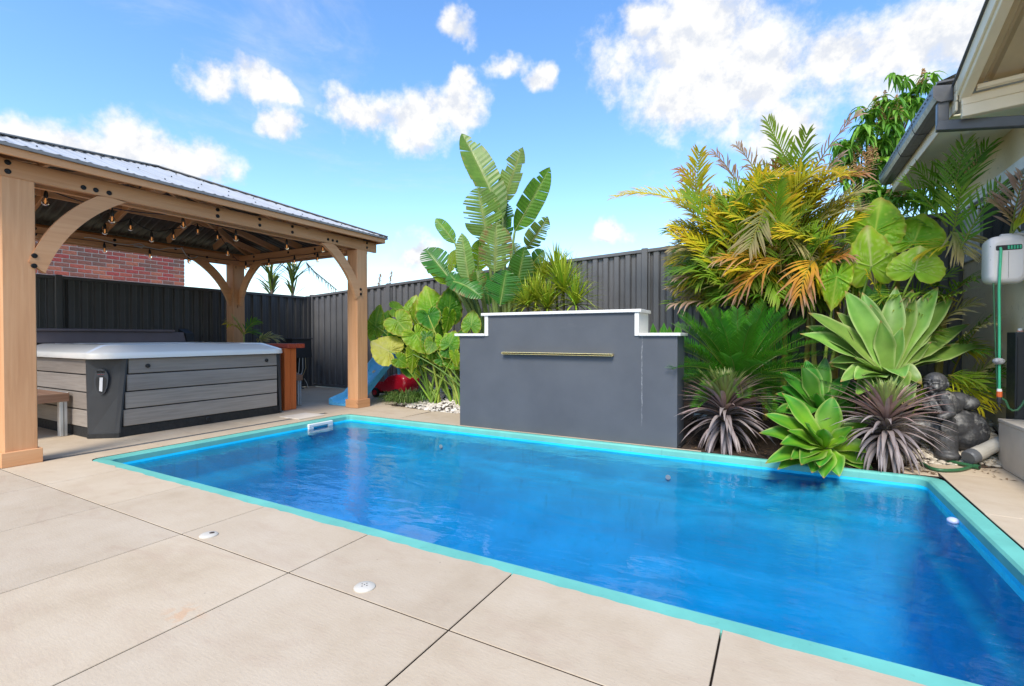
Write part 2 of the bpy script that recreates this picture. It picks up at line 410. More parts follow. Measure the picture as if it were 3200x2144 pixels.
# ---- pool shell
def m_gel(name, c, fade=None):
    m, t, b = material(name); co = obj_co(t); n = t.noise(co, 3, 5, .6); n2 = t.noise(t.mapping(co, (18, 18, 1.2)), 1, 4, .6)
    cc = t.ramp(n, [(.3, tuple(x * .86 for x in c)), (.7, tuple(min(1, x * 1.1) for x in c))])
    cc = t.mix(t.maprange(n2, .60, .72, 0, .35), cc, tuple(x * .55 for x in c))
    t.link(cc, b.inputs['Base Color']); b.inputs['Roughness'].default_value = .55; b.inputs['Specular IOR Level'].default_value = .2
    return m
M_teal = m_gel('faded_teal_gelcoat', (.15, .48, .41)); M_gel = m_gel('blue_gelcoat', (.008, .49, .83)); M_gel2 = m_gel('pale_blue_gelcoat', (.03, .46, .80))
pool = empty('swimming_pool', (-1.96, 3.1, 0), 'long blue fibreglass swimming pool with a teal rim', 'swimming pool')
x0, x1, y0, y1 = POOL; cw = .10; cwf = .055
MB().grid([ring(x0, x1, y0, y1, .10, -.05), ring(x0, x1, y0, y1, .10, -.009), ring(x0 + .006, x1 - .006, y0 + .006, y1 - .006, .095, -.0035),
           ring(x0 + cw - .012, x1 - cw + .012, y0 + cw - .012, y1 - cwf + .012, .075, -.004), ring(x0 + cw, x1 - cw, y0 + cw, y1 - cwf, .07, -.016), ring(x0 + cw + .002, x1 - cw - .002, y0 + cw + .002, y1 - cwf - .002, .07, -.06)], closed=True).build('coping', M_teal, pool, smooth=True)
def rg(o, z, r=.12): return ring(x0 + cw + o, x1 - cw - o * .5, y0 + cw + min(o, .02 + o * .12), y1 - cwf - o, r, z)
rows = [rg(.004, -.058, .07), rg(.005, -.066, .08), rg(.010, -.072, .08), rg(.02, -.30, .10), rg(.05, -.34, .12), rg(.15, -.37, .14), rg(.20, -.42, .16), rg(.28, -.80, .16), rg(.40, -.92, .16), rg(.62, -.97, .16)]
g = MB().grid(rows, closed=True); n = len(rows[0]); g.add(rows[-1], [tuple(range(n))]); g.build('shell', M_gel, pool, smooth=True)
def seat(poly, z):
    n = len(poly); cx = sum(p[0] for p in poly) / n; cy = sum(p[1] for p in poly) / n
    def sh(o, zz): return [(p[0] + (p[0] - cx) * o, p[1] + (p[1] - cy) * o, zz) for p in poly]
    g = MB().grid([sh(.10, -1.0), sh(.04, z - .16), sh(.015, z - .05), sh(.0, z - .02), sh(-.03, z - .004), sh(-.10, z)], closed=True); g.add(sh(-.10, z), [tuple(range(n))])
    return g.build('bench', M_gel, pool, smooth=True)
def rounded(x0, x1, y0, y1, r): return [(p[0], p[1]) for p in ring(x0, x1, y0, y1, r, 0, 6)]
def tread(x, z, name='pool_step'):
    """full-width step whose edge runs across the pool at x"""
    pr = [(x - .50, -1.0), (x - .30, z - .24), (x - .13, z - .11), (x, z - .04), (x + .06, z - .012), (x + .14, z), (.96, z + .004)]
    rows = [[(p[0] - .05 * max(0, (2.1 - y) / .3) ** 2, y, p[1]) for p in pr] for y in [1.80 + (4.47 - 1.80) * k / 24 for k in range(25)]]
    return MB().grid(rows).build(name, M_gel, pool, smooth=True)
seat(rounded(-4.9, -4.2, 1.80, 2.42, .18), -.50)
M_white = plain('white_plastic', (.78, .77, .74), .35, var=.06, scale=9)
M_slot = plain('dark_slot', (.03, .09, .08), .5)
sk = MB()
sk.box(-4.832, -4.800, 3.80, 4.15, -.150, -.112, .006); sk.box(-4.832, -4.800, 3.80, 4.15, -.062, -.024, .006)
sk.box(-4.832, -4.801, 3.80, 3.87, -.112, -.062, .003); sk.box(-4.832, -4.801, 4.08, 4.15, -.112, -.062, .003)
sko = sk.build('skimmer_mouth', M_white, pool); MB().box(-4.831, -4.82, 3.87, 4.08, -.112, -.062, .001).build('flap', plain('skimmer_flap', (.25, .38, .33), .5), sko)
for p in ((-3.35, 4.405), (-.86, 4.405)):
    ax = (0, -1, 0) if p[1] > 4 else (-1, 0, 0)
    MB().lathe([(.022, 0), (.022, .003), (.012, .004), (.006, .004)], (p[0], p[1], -.24), 14, ax).build('return_jet', M_white, pool, smooth=True)
# lid of the skimmer set in the paving
MB().box(-5.42, -5.06, 3.86, 4.24, .001, .012, .003, Matrix.Rotation(0, 4, 'Z')).build('skimmer_lid', plain('lid_cream', (.68, .60, .50), .6, var=.1), None, label='flat square cream skimmer lid lying on the paving at the far end of the drain', cat='skimmer lid')

# ---- water
def m_water():
    m, t, b = material('pool_water'); t.n.remove(b); co = obj_co(t)
    v1 = t.mapping(co, (1.0, 2.1, 1), (0, 0, .35)); w1 = t.noise(v1, 1.8, 2, .5, .8); w2 = t.noise(v1, 9, 3, .5, .7); w3 = t.noise(t.mapping(co, (1, 1.6, 1)), 26, 2, .5)
    calm = t.maprange(t.noise(co, .7, 2), .35, .65, .25, 1.0)
    h = t.math('ADD', t.math('ADD', w1, t.math('MULTIPLY', t.math('MULTIPLY', w2, calm), .32)), t.math('MULTIPLY', t.math('MULTIPLY', w3, calm), .07))
    bp = t.new('ShaderNodeBump'); bp.inputs['Strength'].default_value = .22; bp.inputs['Distance'].default_value = .05; t.link(h, bp.inputs['Height'])
    fr = t.new('ShaderNodeFresnel'); fr.inputs['IOR'].default_value = 1.45; t.link(bp.outputs[0], fr.inputs['Normal'])
    gl = t.new('ShaderNodeBsdfGlossy'); gl.inputs['Roughness'].default_value = .03; t.link(bp.outputs[0], gl.inputs['Normal'])
    rf = t.new('ShaderNodeBsdfTransparent'); rf.inputs[0].default_value = (.97, .99, 1, 1)
    mx = t.new('ShaderNodeMixShader'); t.link(fr.outputs[0], mx.inputs[0]); t.link(rf.outputs[0], mx.inputs[1]); t.link(gl.outputs[0], mx.inputs[2])
    va = t.new('ShaderNodeVolumeAbsorption'); va.inputs['Color'].default_value = (.0, .60, .93, 1); va.inputs['Density'].default_value = .30
    out = [q for q in t.n if q.type == 'OUTPUT_MATERIAL'][0]; t.link(mx.outputs[0], out.inputs[0]); t.link(va.outputs[0], out.inputs['Volume'])
    return m
M_water = m_water()
WZ = -.078
top = ring(x0 + cw + .03 - .024, x1 - cw - .006, y0 + cw + .006, y1 - cwf - .006, .08, WZ)
bot = [(p[0], p[1], -1.5) for p in top]; n = len(top)
MB().add(top + bot, [tuple(range(n)), tuple(range(n, 2 * n))[::-1]] + [(i, n + i, n + (i + 1) % n, (i + 1) % n) for i in range(n)]).build('pool_water', M_water, kind='structure')

# ================================================================== rendered water-feature wall
def m_render():
    m, t, b = material('painted_render'); co = obj_co(t)
    n = t.noise(co, 2.2, 5, .6); st = t.noise(t.mapping(co, (1.5, 1, 7)), 2.0, 5, .65, .8); fine = t.noise(co, 120, 3)
    c = t.ramp(n, [(.3, (.078, .086, .099)), (.7, (.098, .108, .122))])
    sp = t.new('ShaderNodeSeparateXYZ'); t.link(co, sp.inputs[0])
    hi = t.maprange(sp.outputs[2], .75, 1.25, 0, 1)
    c = t.mix(t.math('MULTIPLY', t.maprange(st, .60, .78, 0, .10), hi), c, (.34, .36, .38))
    # lime run below the joint of the step
    w = t.math('MULTIPLY_ADD', t.noise(t.mapping(co, (0, 0, 9)), 1.0, 4), .03, -1.135)
    d = t.math('ABSOLUTE', t.math('SUBTRACT', sp.outputs[0], w))
    k = t.math('MULTIPLY', t.maprange(d, .002, .007, 1, 0), t.maprange(t.noise(co, 30, 3), .38, .6, .15, 1))
    k = t.math('MULTIPLY', k, t.maprange(sp.outputs[2], .16, .3, 0, 1)); k = t.math('MULTIPLY', k, t.maprange(sp.outputs[2], 1.0, 1.02, 1, 0))
    c = t.mix(t.math('MULTIPLY', k, .45), c, (.5, .5, .5))
    t.link(c, b.inputs['Base Color']); b.inputs['Roughness'].default_value = .62; b.inputs['Specular IOR Level'].default_value = .4
    bump(t, b, fine, .10, .004)
    return m
M_rend = m_render(); M_cap = plain('white_capstone', (.74, .72, .67), .5, var=.06, scale=5, bumpy=.05)
wf = empty('water_feature_wall', (-1.98, 4.66, 0), 'dark grey stepped water feature wall with white capping beside the pool', 'water feature')
yF, yB = 4.515, 4.86
Mxz = Matrix(((1, 0, 0, 0), (0, 0, 1, 0), (0, 1, 0, 0), (0, 0, 0, 1)))
MB().prism([(-3.165, 0.002), (-.805, .002), (-.805, 1.006), (-1.19, 1.006), (-1.19, 1.226), (-2.785, 1.226), (-2.785, 1.006), (-3.165, 1.006)][::-1], yF, yB, Mxz).build('wall', M_rend, wf)
MB().box(-2.87, -2.02, yF - .025, yB + .025, 1.227, 1.257, .003).build('capstone', M_cap, wf)
MB().box(-2.018, -1.125, yF - .025, yB + .025, 1.227, 1.257, .003).build('capstone', M_cap, wf)
MB().box(-3.225, -2.832, yF - .025, yB + .025, 1.007, 1.035, .003).build('capstone', M_cap, wf)
MB().box(-1.145, -.775, yF - .025, yB + .025, 1.007, 1.035, .003).build('capstone', M_cap, wf)
MB().box(-2.832, -2.787, yF - .012, yB + .012, 1.007, 1.226, .003).build('facing_board', M_cap, wf)
MB().box(-1.188, -1.147, yF - .012, yB + .012, 1.007, 1.226, .003).build('facing_board', M_cap, wf)
M_gold = plain('brushed_brass', (.92, .74, .40), .22, metal=.8, var=.12, scale=30)
MB().box(-2.595, -1.385, yF - .055, yF + .002, .832, .840, .002).box(-2.595, -1.385, yF - .05, yF + .002, .815, .821, .002).box(-2.595, -2.588, yF - .05, yF + .002, .821, .832, .001).box(-1.392, -1.385, yF - .05, yF + .002, .821, .832, .001).build('spout_blade', M_gold, wf)
MB().box(-2.588, -1.392, yF - .03, yF + .001, .821, .832, .001).build('spout_slot', M_black, wf)
MB().box(-.802, -.775, yF + .01, yB, .004, .016, .003).build('base_tray', M_black, wf)

# ================================================================== metal fences
def m_sheet(name, c):
    m, t, b = material(name); co = obj_co(t); n = t.noise(co, 3, 5, .6); dn = t.noise(co, 60, 3, .6); st = t.noise(t.mapping(co, (9, 9, .6)), 1, 4)
    cc = t.ramp(n, [(.3, tuple(x * .88 for x in c)), (.7, tuple(x * 1.12 for x in c))]); cc = t.mix(t.maprange(st, .6, .8, 0, .25), cc, tuple(x * 1.7 for x in c))
    cc = t.mix(t.maprange(dn, .72, .8, 0, .3), cc, (.2, .19, .17))
    t.link(cc, b.inputs['Base Color']); b.inputs['Roughness'].default_value = .42; b.inputs['Specular IOR Level'].default_value = .5
    return m
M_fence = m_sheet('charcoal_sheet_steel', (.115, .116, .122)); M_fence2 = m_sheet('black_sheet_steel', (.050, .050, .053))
def fence(name, pts, tops, m, label, base=.0, facing=(0, -1, 0)):
    f = empty(name, ((pts[0][0] + pts[-1][0]) / 2, (pts[0][1] + pts[-1][1]) / 2, 0), label, 'fence')
    fc = Vector(facing)
    for i in range(len(pts) - 1):
        a = Vector((*pts[i], 0)); b = Vector((*pts[i + 1], 0)); d = b - a; L = d.length; d /= L
        za, zb = tops[i], tops[i + 1]
        ztop = lambda s_: za + (zb - za) * s_ / L
        ns = 3; per = .152; prof = [(0, 0), (.046, 0), (.052, .006), (.060, .0), (.066, .004), (.078, .032), (.134, .032), (.140, .026), (.146, .03), (.152, 0)]
        for k in range(ns):
            s0 = .03 + (L - .06) * k / ns; s1 = .03 + (L - .06) * (k + 1) / ns; reps = max(1, round((s1 - s0) / per)); sx = (s1 - s0) / (reps * per)
            lo = []; hi = []; lo2 = []; hi2 = []
            for q in range(reps):
                for (u, w) in prof[:-1] + ([prof[-1]] if q == reps - 1 else []):
                    s_ = s0 + (q * per + u) * sx; p = a + d * s_ + fc * (w - .016 + k * .001)
                    lo.append((p.x, p.y, base + .02)); hi.append((p.x, p.y, ztop(s_) - .02))
            MB().grid([lo, hi]).build('panel', m, f)
        e = .022
        pa = a + fc * .0 ; pb = b
        MB().bar((a.x, a.y, za - .02), (b.x, b.y, zb - .02), .062, .046, ch=.004).build('top_rail', m, f)
        MB().bar((a.x, a.y, base + .03), (b.x, b.y, base + .03), .060, .046, ch=.004).build('bottom_rail', m, f)
    for i, p in enumerate(pts):
        z = tops[i] + .016
        MB().box(p[0] - .042, p[0] + .042, p[1] - .038, p[1] + .038, base - .03, z, .006).build('post', m, f)
        if i not in (0,):
            d = Vector((*pts[i], 0)) - Vector((*pts[i - 1], 0)); d.normalize()
            for s_ in (-.058, .058):
                q = Vector((*p, 0)) + d * s_
                MB().box(q.x - .012, q.x + .012, q.y - .012, q.y + .012, base, z - .035, .003).build('post_channel', m, f)
    return f
fence('back_fence', [(-8.32, 6.68), (-6.25, 6.68), (-4.05, 6.68), (-1.62, 6.68), (.0, 6.68), (1.58, 6.68)], [1.835, 1.955, 2.075, 2.185, 2.25, 2.3], M_fence, 'charcoal ribbed steel fence along the far side of the garden, rising behind the planting', facing=(0, -1, 0))
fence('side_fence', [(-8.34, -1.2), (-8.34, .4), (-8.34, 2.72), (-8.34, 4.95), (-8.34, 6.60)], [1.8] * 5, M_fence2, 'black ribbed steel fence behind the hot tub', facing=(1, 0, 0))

# ================================================================== brick house over the fence
def m_brick(i, c):
    return plain('brick_red_%d' % i, c, .85, var=.25, scale=22, bumpy=.4, bscale=60)
M_br = [m_brick(i, c) for i, c in enumerate([(.60, .14, .09), (.52, .12, .085), (.40, .14, .095), (.62, .19, .11), (.33, .14, .10), (.56, .10, .08)])]
M_mortar = plain('mortar', (.74, .62, .54), .9, var=.1)
bh = empty('brick_house', (-13.5, 2.8, 0), 'red brick house corner showing above the black fence under the gazebo roof', 'house')
BX = -12.5; BY1 = 6.42; BY0 = -1.5; BZ1 = 3.45
MB().box(BX - 3.0, BX - .012, BY0, BY1 - .012, 0, BZ1, .001).build('wall', M_mortar, bh)
bm_full = MB().box(-.055, .0, -.112, .112, -.0355, .0355, .004); bm_half = MB().box(-.055, .0, -.0495, .0495, -.0355, .0355, .004)
me_f = [bm_full.mesh('brick', m) for m in M_br]; me_h = [bm_half.mesh('brick', m) for m in M_br]
rb = random.Random(5)
for r_ in range(18):
    z = 1.96 + .086 * r_ + .043
    if z > 3.3: break
    y = BY1 - (.115 if r_ % 2 else .0525)
    first = True
    while y > 3.35:
        hf = first and not r_ % 2
        o = bpy.data.objects.new('brick', rb.choice(me_h if hf else me_f)); col.objects.link(o)
        o.location = (BX + rb.uniform(-.002, .002), y, z); setparent(o, bh)
        y -= (.0525 + .115 + .01) if hf else .24
        first = False
rfv = [(-15.8, -1.8, 3.45), (-12.2, -1.8, 3.45), (-12.2, 6.72, 3.45), (-15.8, 6.72, 3.45), (-14.0, .6, 4.35), (-14.0, 4.4, 4.35)]
MB().add(rfv, [(0, 3, 2, 1), (0, 1, 4), (1, 2, 5, 4), (2, 3, 5), (3, 0, 4, 5)]).build('roof', plain('grey_roof_tile', (.16, .15, .15), .7, var=.2), bh)

# ================================================================== house on the right
M_stucco = None
def m_stucco():
    m, t, b = material('cream_stucco'); co = obj_co(t); n = t.noise(co, 1.6, 5, .6); f = t.noise(co, 45, 4, .7); d = t.noise(co, 14, 5, .7)
    c = t.ramp(n, [(.3, (.68, .56, .37)), (.7, (.78, .66, .47))]); c = t.mix(t.maprange(d, .60, .72, 0, .5), c, (.25, .20, .14))
    t.link(c, b.inputs['Base Color']); b.inputs['Roughness'].default_value = .9; bump(t, b, f, .5, .01); return m
M_stucco = m_stucco(); M_fascia = plain('cream_steel', (.80, .68, .49), .42, var=.06, scale=3); M_soffit = plain('pale_green_soffit', (.80, .80, .62), .6, var=.08, scale=2)
M_gutter = plain('grey_gutter', (.075, .078, .085), .35, var=.15, scale=8); M_frame = plain('white_window_frame', (.68, .70, .72), .45, var=.12, scale=14)
house = empty('cream_house', (2.4, 5.0, 0), 'cream rendered house with grey gutter and green soffit at the edge of the garden', 'house')
HX = 1.65; HY1 = 6.95; SZ = 2.70
wy0, wy1, wz0, wz1 = 4.3, 6.74, 1.80, 2.40      # window opening
g = MB()
for a, b_, c, d in ((4.1, wy0, -.05, 3.0), (wy1, HY1, -.05, 3.0), (wy0, wy1, -.05, wz0), (wy0, wy1, wz1, 3.0)): g.box(HX, HX + .22, a, b_, c, d, .001)
g.box(HX + .22, HX + 2.6, HY1 - .2, HY1, -.05, 3.0, .001)
g.build('wall', M_stucco, house)
win = MB().box(HX - .012, HX + .06, wy0 - .02, wy1 + .0, wz1 - .10, wz1, .004).box(HX - .012, HX + .06, wy1 - .22, wy1, wz0, wz1 - .10, .004).box(HX - .02, HX + .1, wy0, wy1 + .02, wz0 - .05, wz0, .004).build('window', M_frame, house)
for a, b_ in ((wy1 - .36, wy1 - .235), (5.45, 5.52)): MB().box(HX + .03, HX + .075, a, b_, wz0, wz1 - .105, .003).build('mullion', M_frame, win)
MB().box(HX + .03, HX + .07, wy0, wy1 - .17, wz1 - .15, wz1 - .105, .003).box(HX + .03, HX + .07, wy0, wy1 - .17, wz0 + .001, wz0 + .04, .003).build('sash', M_frame, win)
mg, tg, bgl = material('window_glass'); bgl.inputs['Base Color'].default_value = (.02, .025, .03, 1); bgl.inputs['Roughness'].default_value = .05; bgl.inputs['Specular IOR Level'].default_value = .8
MB().box(HX + .05, HX + .056, wy0, wy1 - .1, wz0, wz1 - .1, .001).build('pane', mg, win)
FX = 1.145
MB().box(FX + .005, HX + .4, 4.95, HY1 + .16, SZ, SZ + .012, .001).build('soffit', M_soffit, house)
for zz in (0, .05, .1): MB().box(FX - .012 + .004 * (zz > 0), FX + .004, 4.80, HY1 + .17, SZ - .012 + zz * 1.55, SZ + .058 + zz * 1.55, .004).build('fascia', M_fascia, house)
MB().box(FX, HX + .4, HY1 + .16, HY1 + .175, SZ - .012, SZ + .2, .003).build('fascia', M_fascia, house)
# gutter: quad profile run along Y
gp = [(-.002, .11), (-.11, .13), (-.118, .124), (-.112, .05), (-.095, .014), (-.07, 0), (-.002, 0), (-.002, .004), (-.066, .005), (-.09, .018), (-.106, .052), (-.111, .118), (-.105, .121), (-.002, .105)]
Mg = Matrix(((1, 0, 0, FX - .013), (0, 0, 1, 0), (0, 1, 0, SZ + .095), (0, 0, 0, 1)))
gut = MB().prism(gp[::-1], 4.86, 7.20, Mg).build('gutter', M_gutter, house)
MB().prism([(-.001, .112), (-.118, .132), (-.118, .05), (-.095, .012), (-.07, -.002), (-.001, -.002)][::-1], 4.85, 4.862, Mg).build('stop_end', M_gutter, gut)
for yy in (5.55, 6.15): MB().prism([(.0, .10), (-.117, .128), (-.121, .126), (-.115, .05), (-.097, .010), (-.07, -.004), (.0, -.004)][::-1], yy, yy + .02, Mg).build('joiner', M_gutter, gut)
g = MB()
for i in range(30): g.box(FX - .1335, FX - .131, 4.93 + i * .075, 4.965 + i * .075, SZ + .185, SZ + .193, .0005)
g.build('overflow_slots', M_black, gut, kind='stuff')
dp = MB().box(1.045, 1.115, 4.865, 4.925, 2.585, SZ + .098, .005).build('downpipe', M_gutter, house)
MB().bar((1.045, 4.895, 2.625), (1.80, 4.80, 2.49), .06, .075, ch=.005).build('downpipe', M_gutter, house)
# flyover patio roof rising towards the viewer
def fly(s_, x, dz=0): return Vector((x, 4.80 - s_, 2.855 + s_ * .34 + dz))
u = (fly(1, 0) - fly(0, 0)).normalized()
MB().bar(fly(-.02, 1.165, .0), fly(1.3, 1.165, .0), .05, .11, ch=.004).build('barge_board', M_fascia, house)
MB().bar(fly(-.02, 1.186, -.075), fly(1.3, 1.186, -.075), .06, .05, ch=.004).build('barge_board', M_fascia, house)
MB().bar(fly(-.06, 1.148, .062), fly(1.3, 1.148, .062), .05, .012, ch=.002).build('barge_flashing', M_gutter, house)
rows = [[], []]
for k in range(60):
    q = k % 6; x = 1.19 + (k // 6) * .19 + [0, .09, .105, .125, .14, .19][q] * .98; w = [0, 0, .03, .03, 0, 0][q]
    for i, s_ in enumerate((0.0, 1.3)):
        p = fly(s_, x, w - .02); rows[i].append(p)
MB().grid(rows).build('roof_sheet', plain('cream_roof_lining', (.52, .40, .24), .5, var=.08), house)
MB().bar((1.165, 4.80, 2.745), (2.6, 4.66, 2.80), .05, .07, ch=.005).build('beam', M_fascia, house)
MB().bar((1.165, 4.79, 2.665), (2.6, 4.65, 2.715), .06, .085, ch=.004).build('beam', M_fascia, house)
MB().bar((1.23, 4.72, 2.80), (2.6, 4.60, 2.86), .05, .03, ch=.003).build('beam', M_fascia, house)
MB().box(1.05, 1.16, 4.90, 6.9, 2.955, 2.975, .004).build('roof_edge', M_gutter, house)
g = MB(); g.add([(1.06, 4.9, 2.97), (3.2, 4.9, 3.75), (3.2, 7.15, 3.75), (1.06, 7.15, 2.97)], [(0, 1, 2, 3)]); g.build('roof', M_gutter, house)
# ================================================================== gazebo
M_cedar = wood('cedar', (.535, .255, .115), (.635, .33, .16), (.71, .40, .21))
M_cedar_in = M_cedar
M_bolt = plain('black_bolt', (.012, .012, .013), .35, metal=.5)
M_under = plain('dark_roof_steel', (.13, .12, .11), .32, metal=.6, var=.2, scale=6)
def m_roof():
    m, t, b = material('roof_steel'); co = obj_co(t); n = t.noise(co, 2, 5, .6)
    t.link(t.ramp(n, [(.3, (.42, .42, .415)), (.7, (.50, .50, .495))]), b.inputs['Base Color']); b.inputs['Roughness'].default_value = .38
    return m
M_roof = m_roof(); M_trim = plain('roof_edge_grey', (.20, .195, .19), .4, var=.1)
gz = empty('gazebo', (-6.6, 3.1, 0), 'cedar timber gazebo with a grey metal hip roof over the hot tub', 'gazebo')
GX1, GX0, GY0, GY1 = -5.17, -8.06, 1.36, 5.10
APX = Vector((-6.6, 3.08, 3.04)); EX1, EX0, EY0, EY1, EZ = -5.0, -8.2, .84, 5.32, 2.43
def post(x, y, w=.195):
    p = MB().box(x - w / 2, x + w / 2, y - w / 2, y + w / 2, .002, 2.225, .006).build('post', M_cedar, gz)
    t = w / 2 + .022
    b_ = MB()
    b_.box(x - t, x - t + .022, y - t, y + t, .001, .115, .003).box(x + t - .022, x + t, y - t, y + t, .001, .115, .003).box(x - t + .023, x + t - .023, y - t, y - t + .022, .001, .114, .003).box(x - t + .023, x + t - .023, y + t - .022, y + t, .001, .114, .003)
    b_.build('post_base', M_cedar, p)
    return p
PXF, PXB, PYN, PYF = GX1 - .10, GX0 + .10, 1.458, 4.995
for x in (PXF, PXB):
    for y in (PYN, PYF): post(x, y + (-.12 if x == PXB and y == PYF else 0))
BZ0, BZ1 = 2.222, 2.36
for X in (GX1 - .02, GX1 - .20): MB().box(X - .022, X + .022, .92, 5.27, BZ0, BZ1, .004).build('beam', M_cedar, gz)
for X in (GX0 + .02, GX0 + .20): MB().box(X - .022, X + .022, .92, 5.2, BZ0 - .03, BZ1 - .03, .004).build('beam', M_cedar, gz)
for Y in (PYF + .075, PYF - .105): MB().box(GX0 + .05, GX1 - .225, Y - .02, Y + .02, BZ0 - .04, BZ1 - .03, .004).build('beam', M_cedar, gz)
for Y in (PYN + .09, PYN - .09): MB().box(GX0 + .05, GX1 - .225, Y - .02, Y + .02, BZ0 - .035, BZ1 - .03, .004).build('beam', M_cedar, gz)
def brace(M, a0, b0, a1, b1, th=.04, w=.125, sag=.085):
    """curved knee brace in the plane of M from the post (a0,b0) to the beam (a1,b1)"""
    n = 14; A = Vector((a0, b0)); B = Vector((a1, b1)); d = (B - A); L = d.length; d.normalize(); nn = Vector((-d.y, d.x))
    if nn.y < 0: nn = -nn
    up_, dn = [], []
    for i in range(n + 1):
        t = i / n; c = A + d * L * t + nn * (sag * 4 * t * (1 - t) - .02); up_.append(c + nn * w * .5); dn.append(c - nn * w * .5)
    poly = [tuple(p) for p in up_] + [tuple(p) for p in reversed(dn)]
    def clip(p):
        return (p[0], min(p[1], BZ0 + .0))
    poly = [clip(p) for p in poly]
    return MB().prism(poly, -th / 2, th / 2, M).build('brace', M_cedar, gz)
def MY(X): return Matrix(((0, 0, 1, X), (1, 0, 0, 0), (0, 1, 0, 0), (0, 0, 0, 1)))
def MX(Y): return Matrix(((1, 0, 0, 0), (0, 0, 1, Y), (0, 1, 0, 0), (0, 0, 0, 1)))
brace(MY(GX1 - .02 + .003), 1.545, 1.56, 2.10, 2.26, .044)
brace(MY(GX1 - .02 + .003), 4.94, 1.58, 4.36, 2.26, .044)
brace(MY(GX0 + .11), 4.82, 1.56, 4.26, 2.24, .04)
brace(MX(PYF - .11), PXB + .08, 1.56, PXB + .62, 2.22, .04)
def bolt(p, ax, parent=gz, r=.019):
    MB().lathe([(r, -.004), (r, .004), (r * .75, .007), (r * .7, .004), (r * .35, .004), (r * .3, .009), (.001, .010)], p, 14, ax).build('bolt', M_bolt, parent, smooth=True)
FXp = GX1 + .0022
for (y, z) in ((1.40, 2.33), (1.40, 2.262), (1.86, 2.262), (1.945, 2.262), (2.04, 2.262), (2.98, 2.33), (2.98, 2.262), (3.45, 2.33), (3.45, 2.262), (3.87, 2.33), (3.87, 2.262), (4.40, 2.268), (4.475, 2.268), (4.545, 2.268), (5.08, 2.335), (5.08, 2.27)):
    bolt((FXp, y, z), (1, 0, 0), r=.020 if y < 3 else .018)
bolt((GX1 + .006, 1.545, 1.64), (1, 0, 0)); bolt((GX1 + .006, 1.542, 1.56), (1, 0, 0)); bolt((GX1 + .006, 4.955, 1.665), (1, 0, 0)); bolt((GX1 + .006, 4.958, 1.60), (1, 0, 0))
for (y, z) in ((2.35, 2.30), (2.35, 2.23), (3.15, 2.30), (3.15, 2.23), (3.9, 2.3), (4.35, 2.24)): bolt((GX0 + .2225, y, z), (1, 0, 0))
for (x, z) in ((-7.45, 2.29), (-7.45, 2.22), (-6.6, 2.29), (-6.0, 2.29), (-6.0, 2.22), (-5.5, 2.24)): bolt((x, PYF - .126, z), (0, -1, 0))
# fascia under the roof edge and the metal edge
for (a, b_) in (((EX1 - .03, EY0 + .03), (EX1 - .03, EY1 - .03)), ((EX0 + .03, EY1 - .03), (EX1 - .03, EY1 - .03)), ((EX0 + .03, EY0 + .03), (EX0 + .03, EY1 - .03)), ((EX0 + .03, EY0 + .03), (EX1 - .03, EY0 + .03))):
    MB().bar((*a, EZ - .048), (*b_, EZ - .048), .028, .062, ch=.003).build('fascia', M_cedar, gz)
    k = (Vector((*a, 0)) - Vector((APX.x, APX.y, 0)))
for (a, b_) in (((EX1, EY0), (EX1, EY1)), ((EX0, EY1), (EX1, EY1)), ((EX0, EY0), (EX0, EY1)), ((EX0, EY0), (EX1, EY0))):
    MB().bar((*a, EZ - .008), (*b_, EZ - .008), .012, .026, ch=.002).build('roof_edge', M_trim, gz)
# roof: ribbed sheets, each clipped to its triangle
def tri_sheet(A, B, first, width, up_off=0.0):
    """ribbed sheet strip of the roof plane A-B-apex between distances first..first+width along A->B"""
    A = Vector(A); B = Vector(B); d = (B - A); L = d.length; d.normalize(); mid = A + d * ((APX - A).dot(d)); sl = (APX - mid); S = sl.length; sl.normalize()
    nrm = d.cross(sl).normalized()
    if nrm.z < 0: nrm = -nrm
    am = (APX - A).dot(d)
    rows = [[], []]; per = .1
    n = max(2, int(width / per) * 4)
    cuts = sorted(set([first + width * i / n for i in range(n + 1)] + ([am] if first < am < first + width else [])))
    for i, s_ in enumerate(cuts):
        ph = ((s_ % per) / per); w = .008 if (.0 <= ph < .26) else 0.0
        h = S * (s_ / am if s_ <= am else (L - s_) / (L - am)); h = max(h, .002)
        base = A + d * s_ + nrm * (w + up_off)
        rows[0].append(base); rows[1].append(base + sl * h)
    return MB().grid(rows)
sides = [((EX1, EY0, EZ), (EX1, EY1, EZ)), ((EX1, EY1, EZ), (EX0, EY1, EZ)), ((EX0, EY1, EZ), (EX0, EY0, EZ)), ((EX0, EY0, EZ), (EX1, EY0, EZ))]
for A, B in sides:
    L = (Vector(B) - Vector(A)).length; ns = int(round(L / .56)); w = L / ns
    for k in range(ns):
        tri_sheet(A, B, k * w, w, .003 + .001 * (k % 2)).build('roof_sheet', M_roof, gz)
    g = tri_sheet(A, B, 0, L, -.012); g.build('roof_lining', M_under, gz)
for c in ((EX1, EY0), (EX1, EY1), (EX0, EY1), (EX0, EY0)):
    C = Vector((*c, EZ)); MB().bar(C + Vector((0, 0, .016)), APX + Vector((0, 0, .02)), .09, .012, ch=.003).build('hip_cap', M_trim, gz)
g = MB()
A, B = [Vector(p) for p in sides[0]]
d = (B - A).normalized(); L = (B - A).length; am = (APX - A).dot(d); mid = A + d * am; sl = APX - mid
for row in (.05, .36, .68):
    k = .1
    while k < L:
        h = (k / am if k <= am else (L - k) / (L - am))
        if h > row + .03:
            g.lathe([(.007, 0), (.007, .008), (.002, .010)], A + d * k + sl * row + Vector((.004, 0, .018)), 6, (.33, 0, .94))
        k += .3
g.build('roof_screws', M_bolt, gz, kind='stuff')
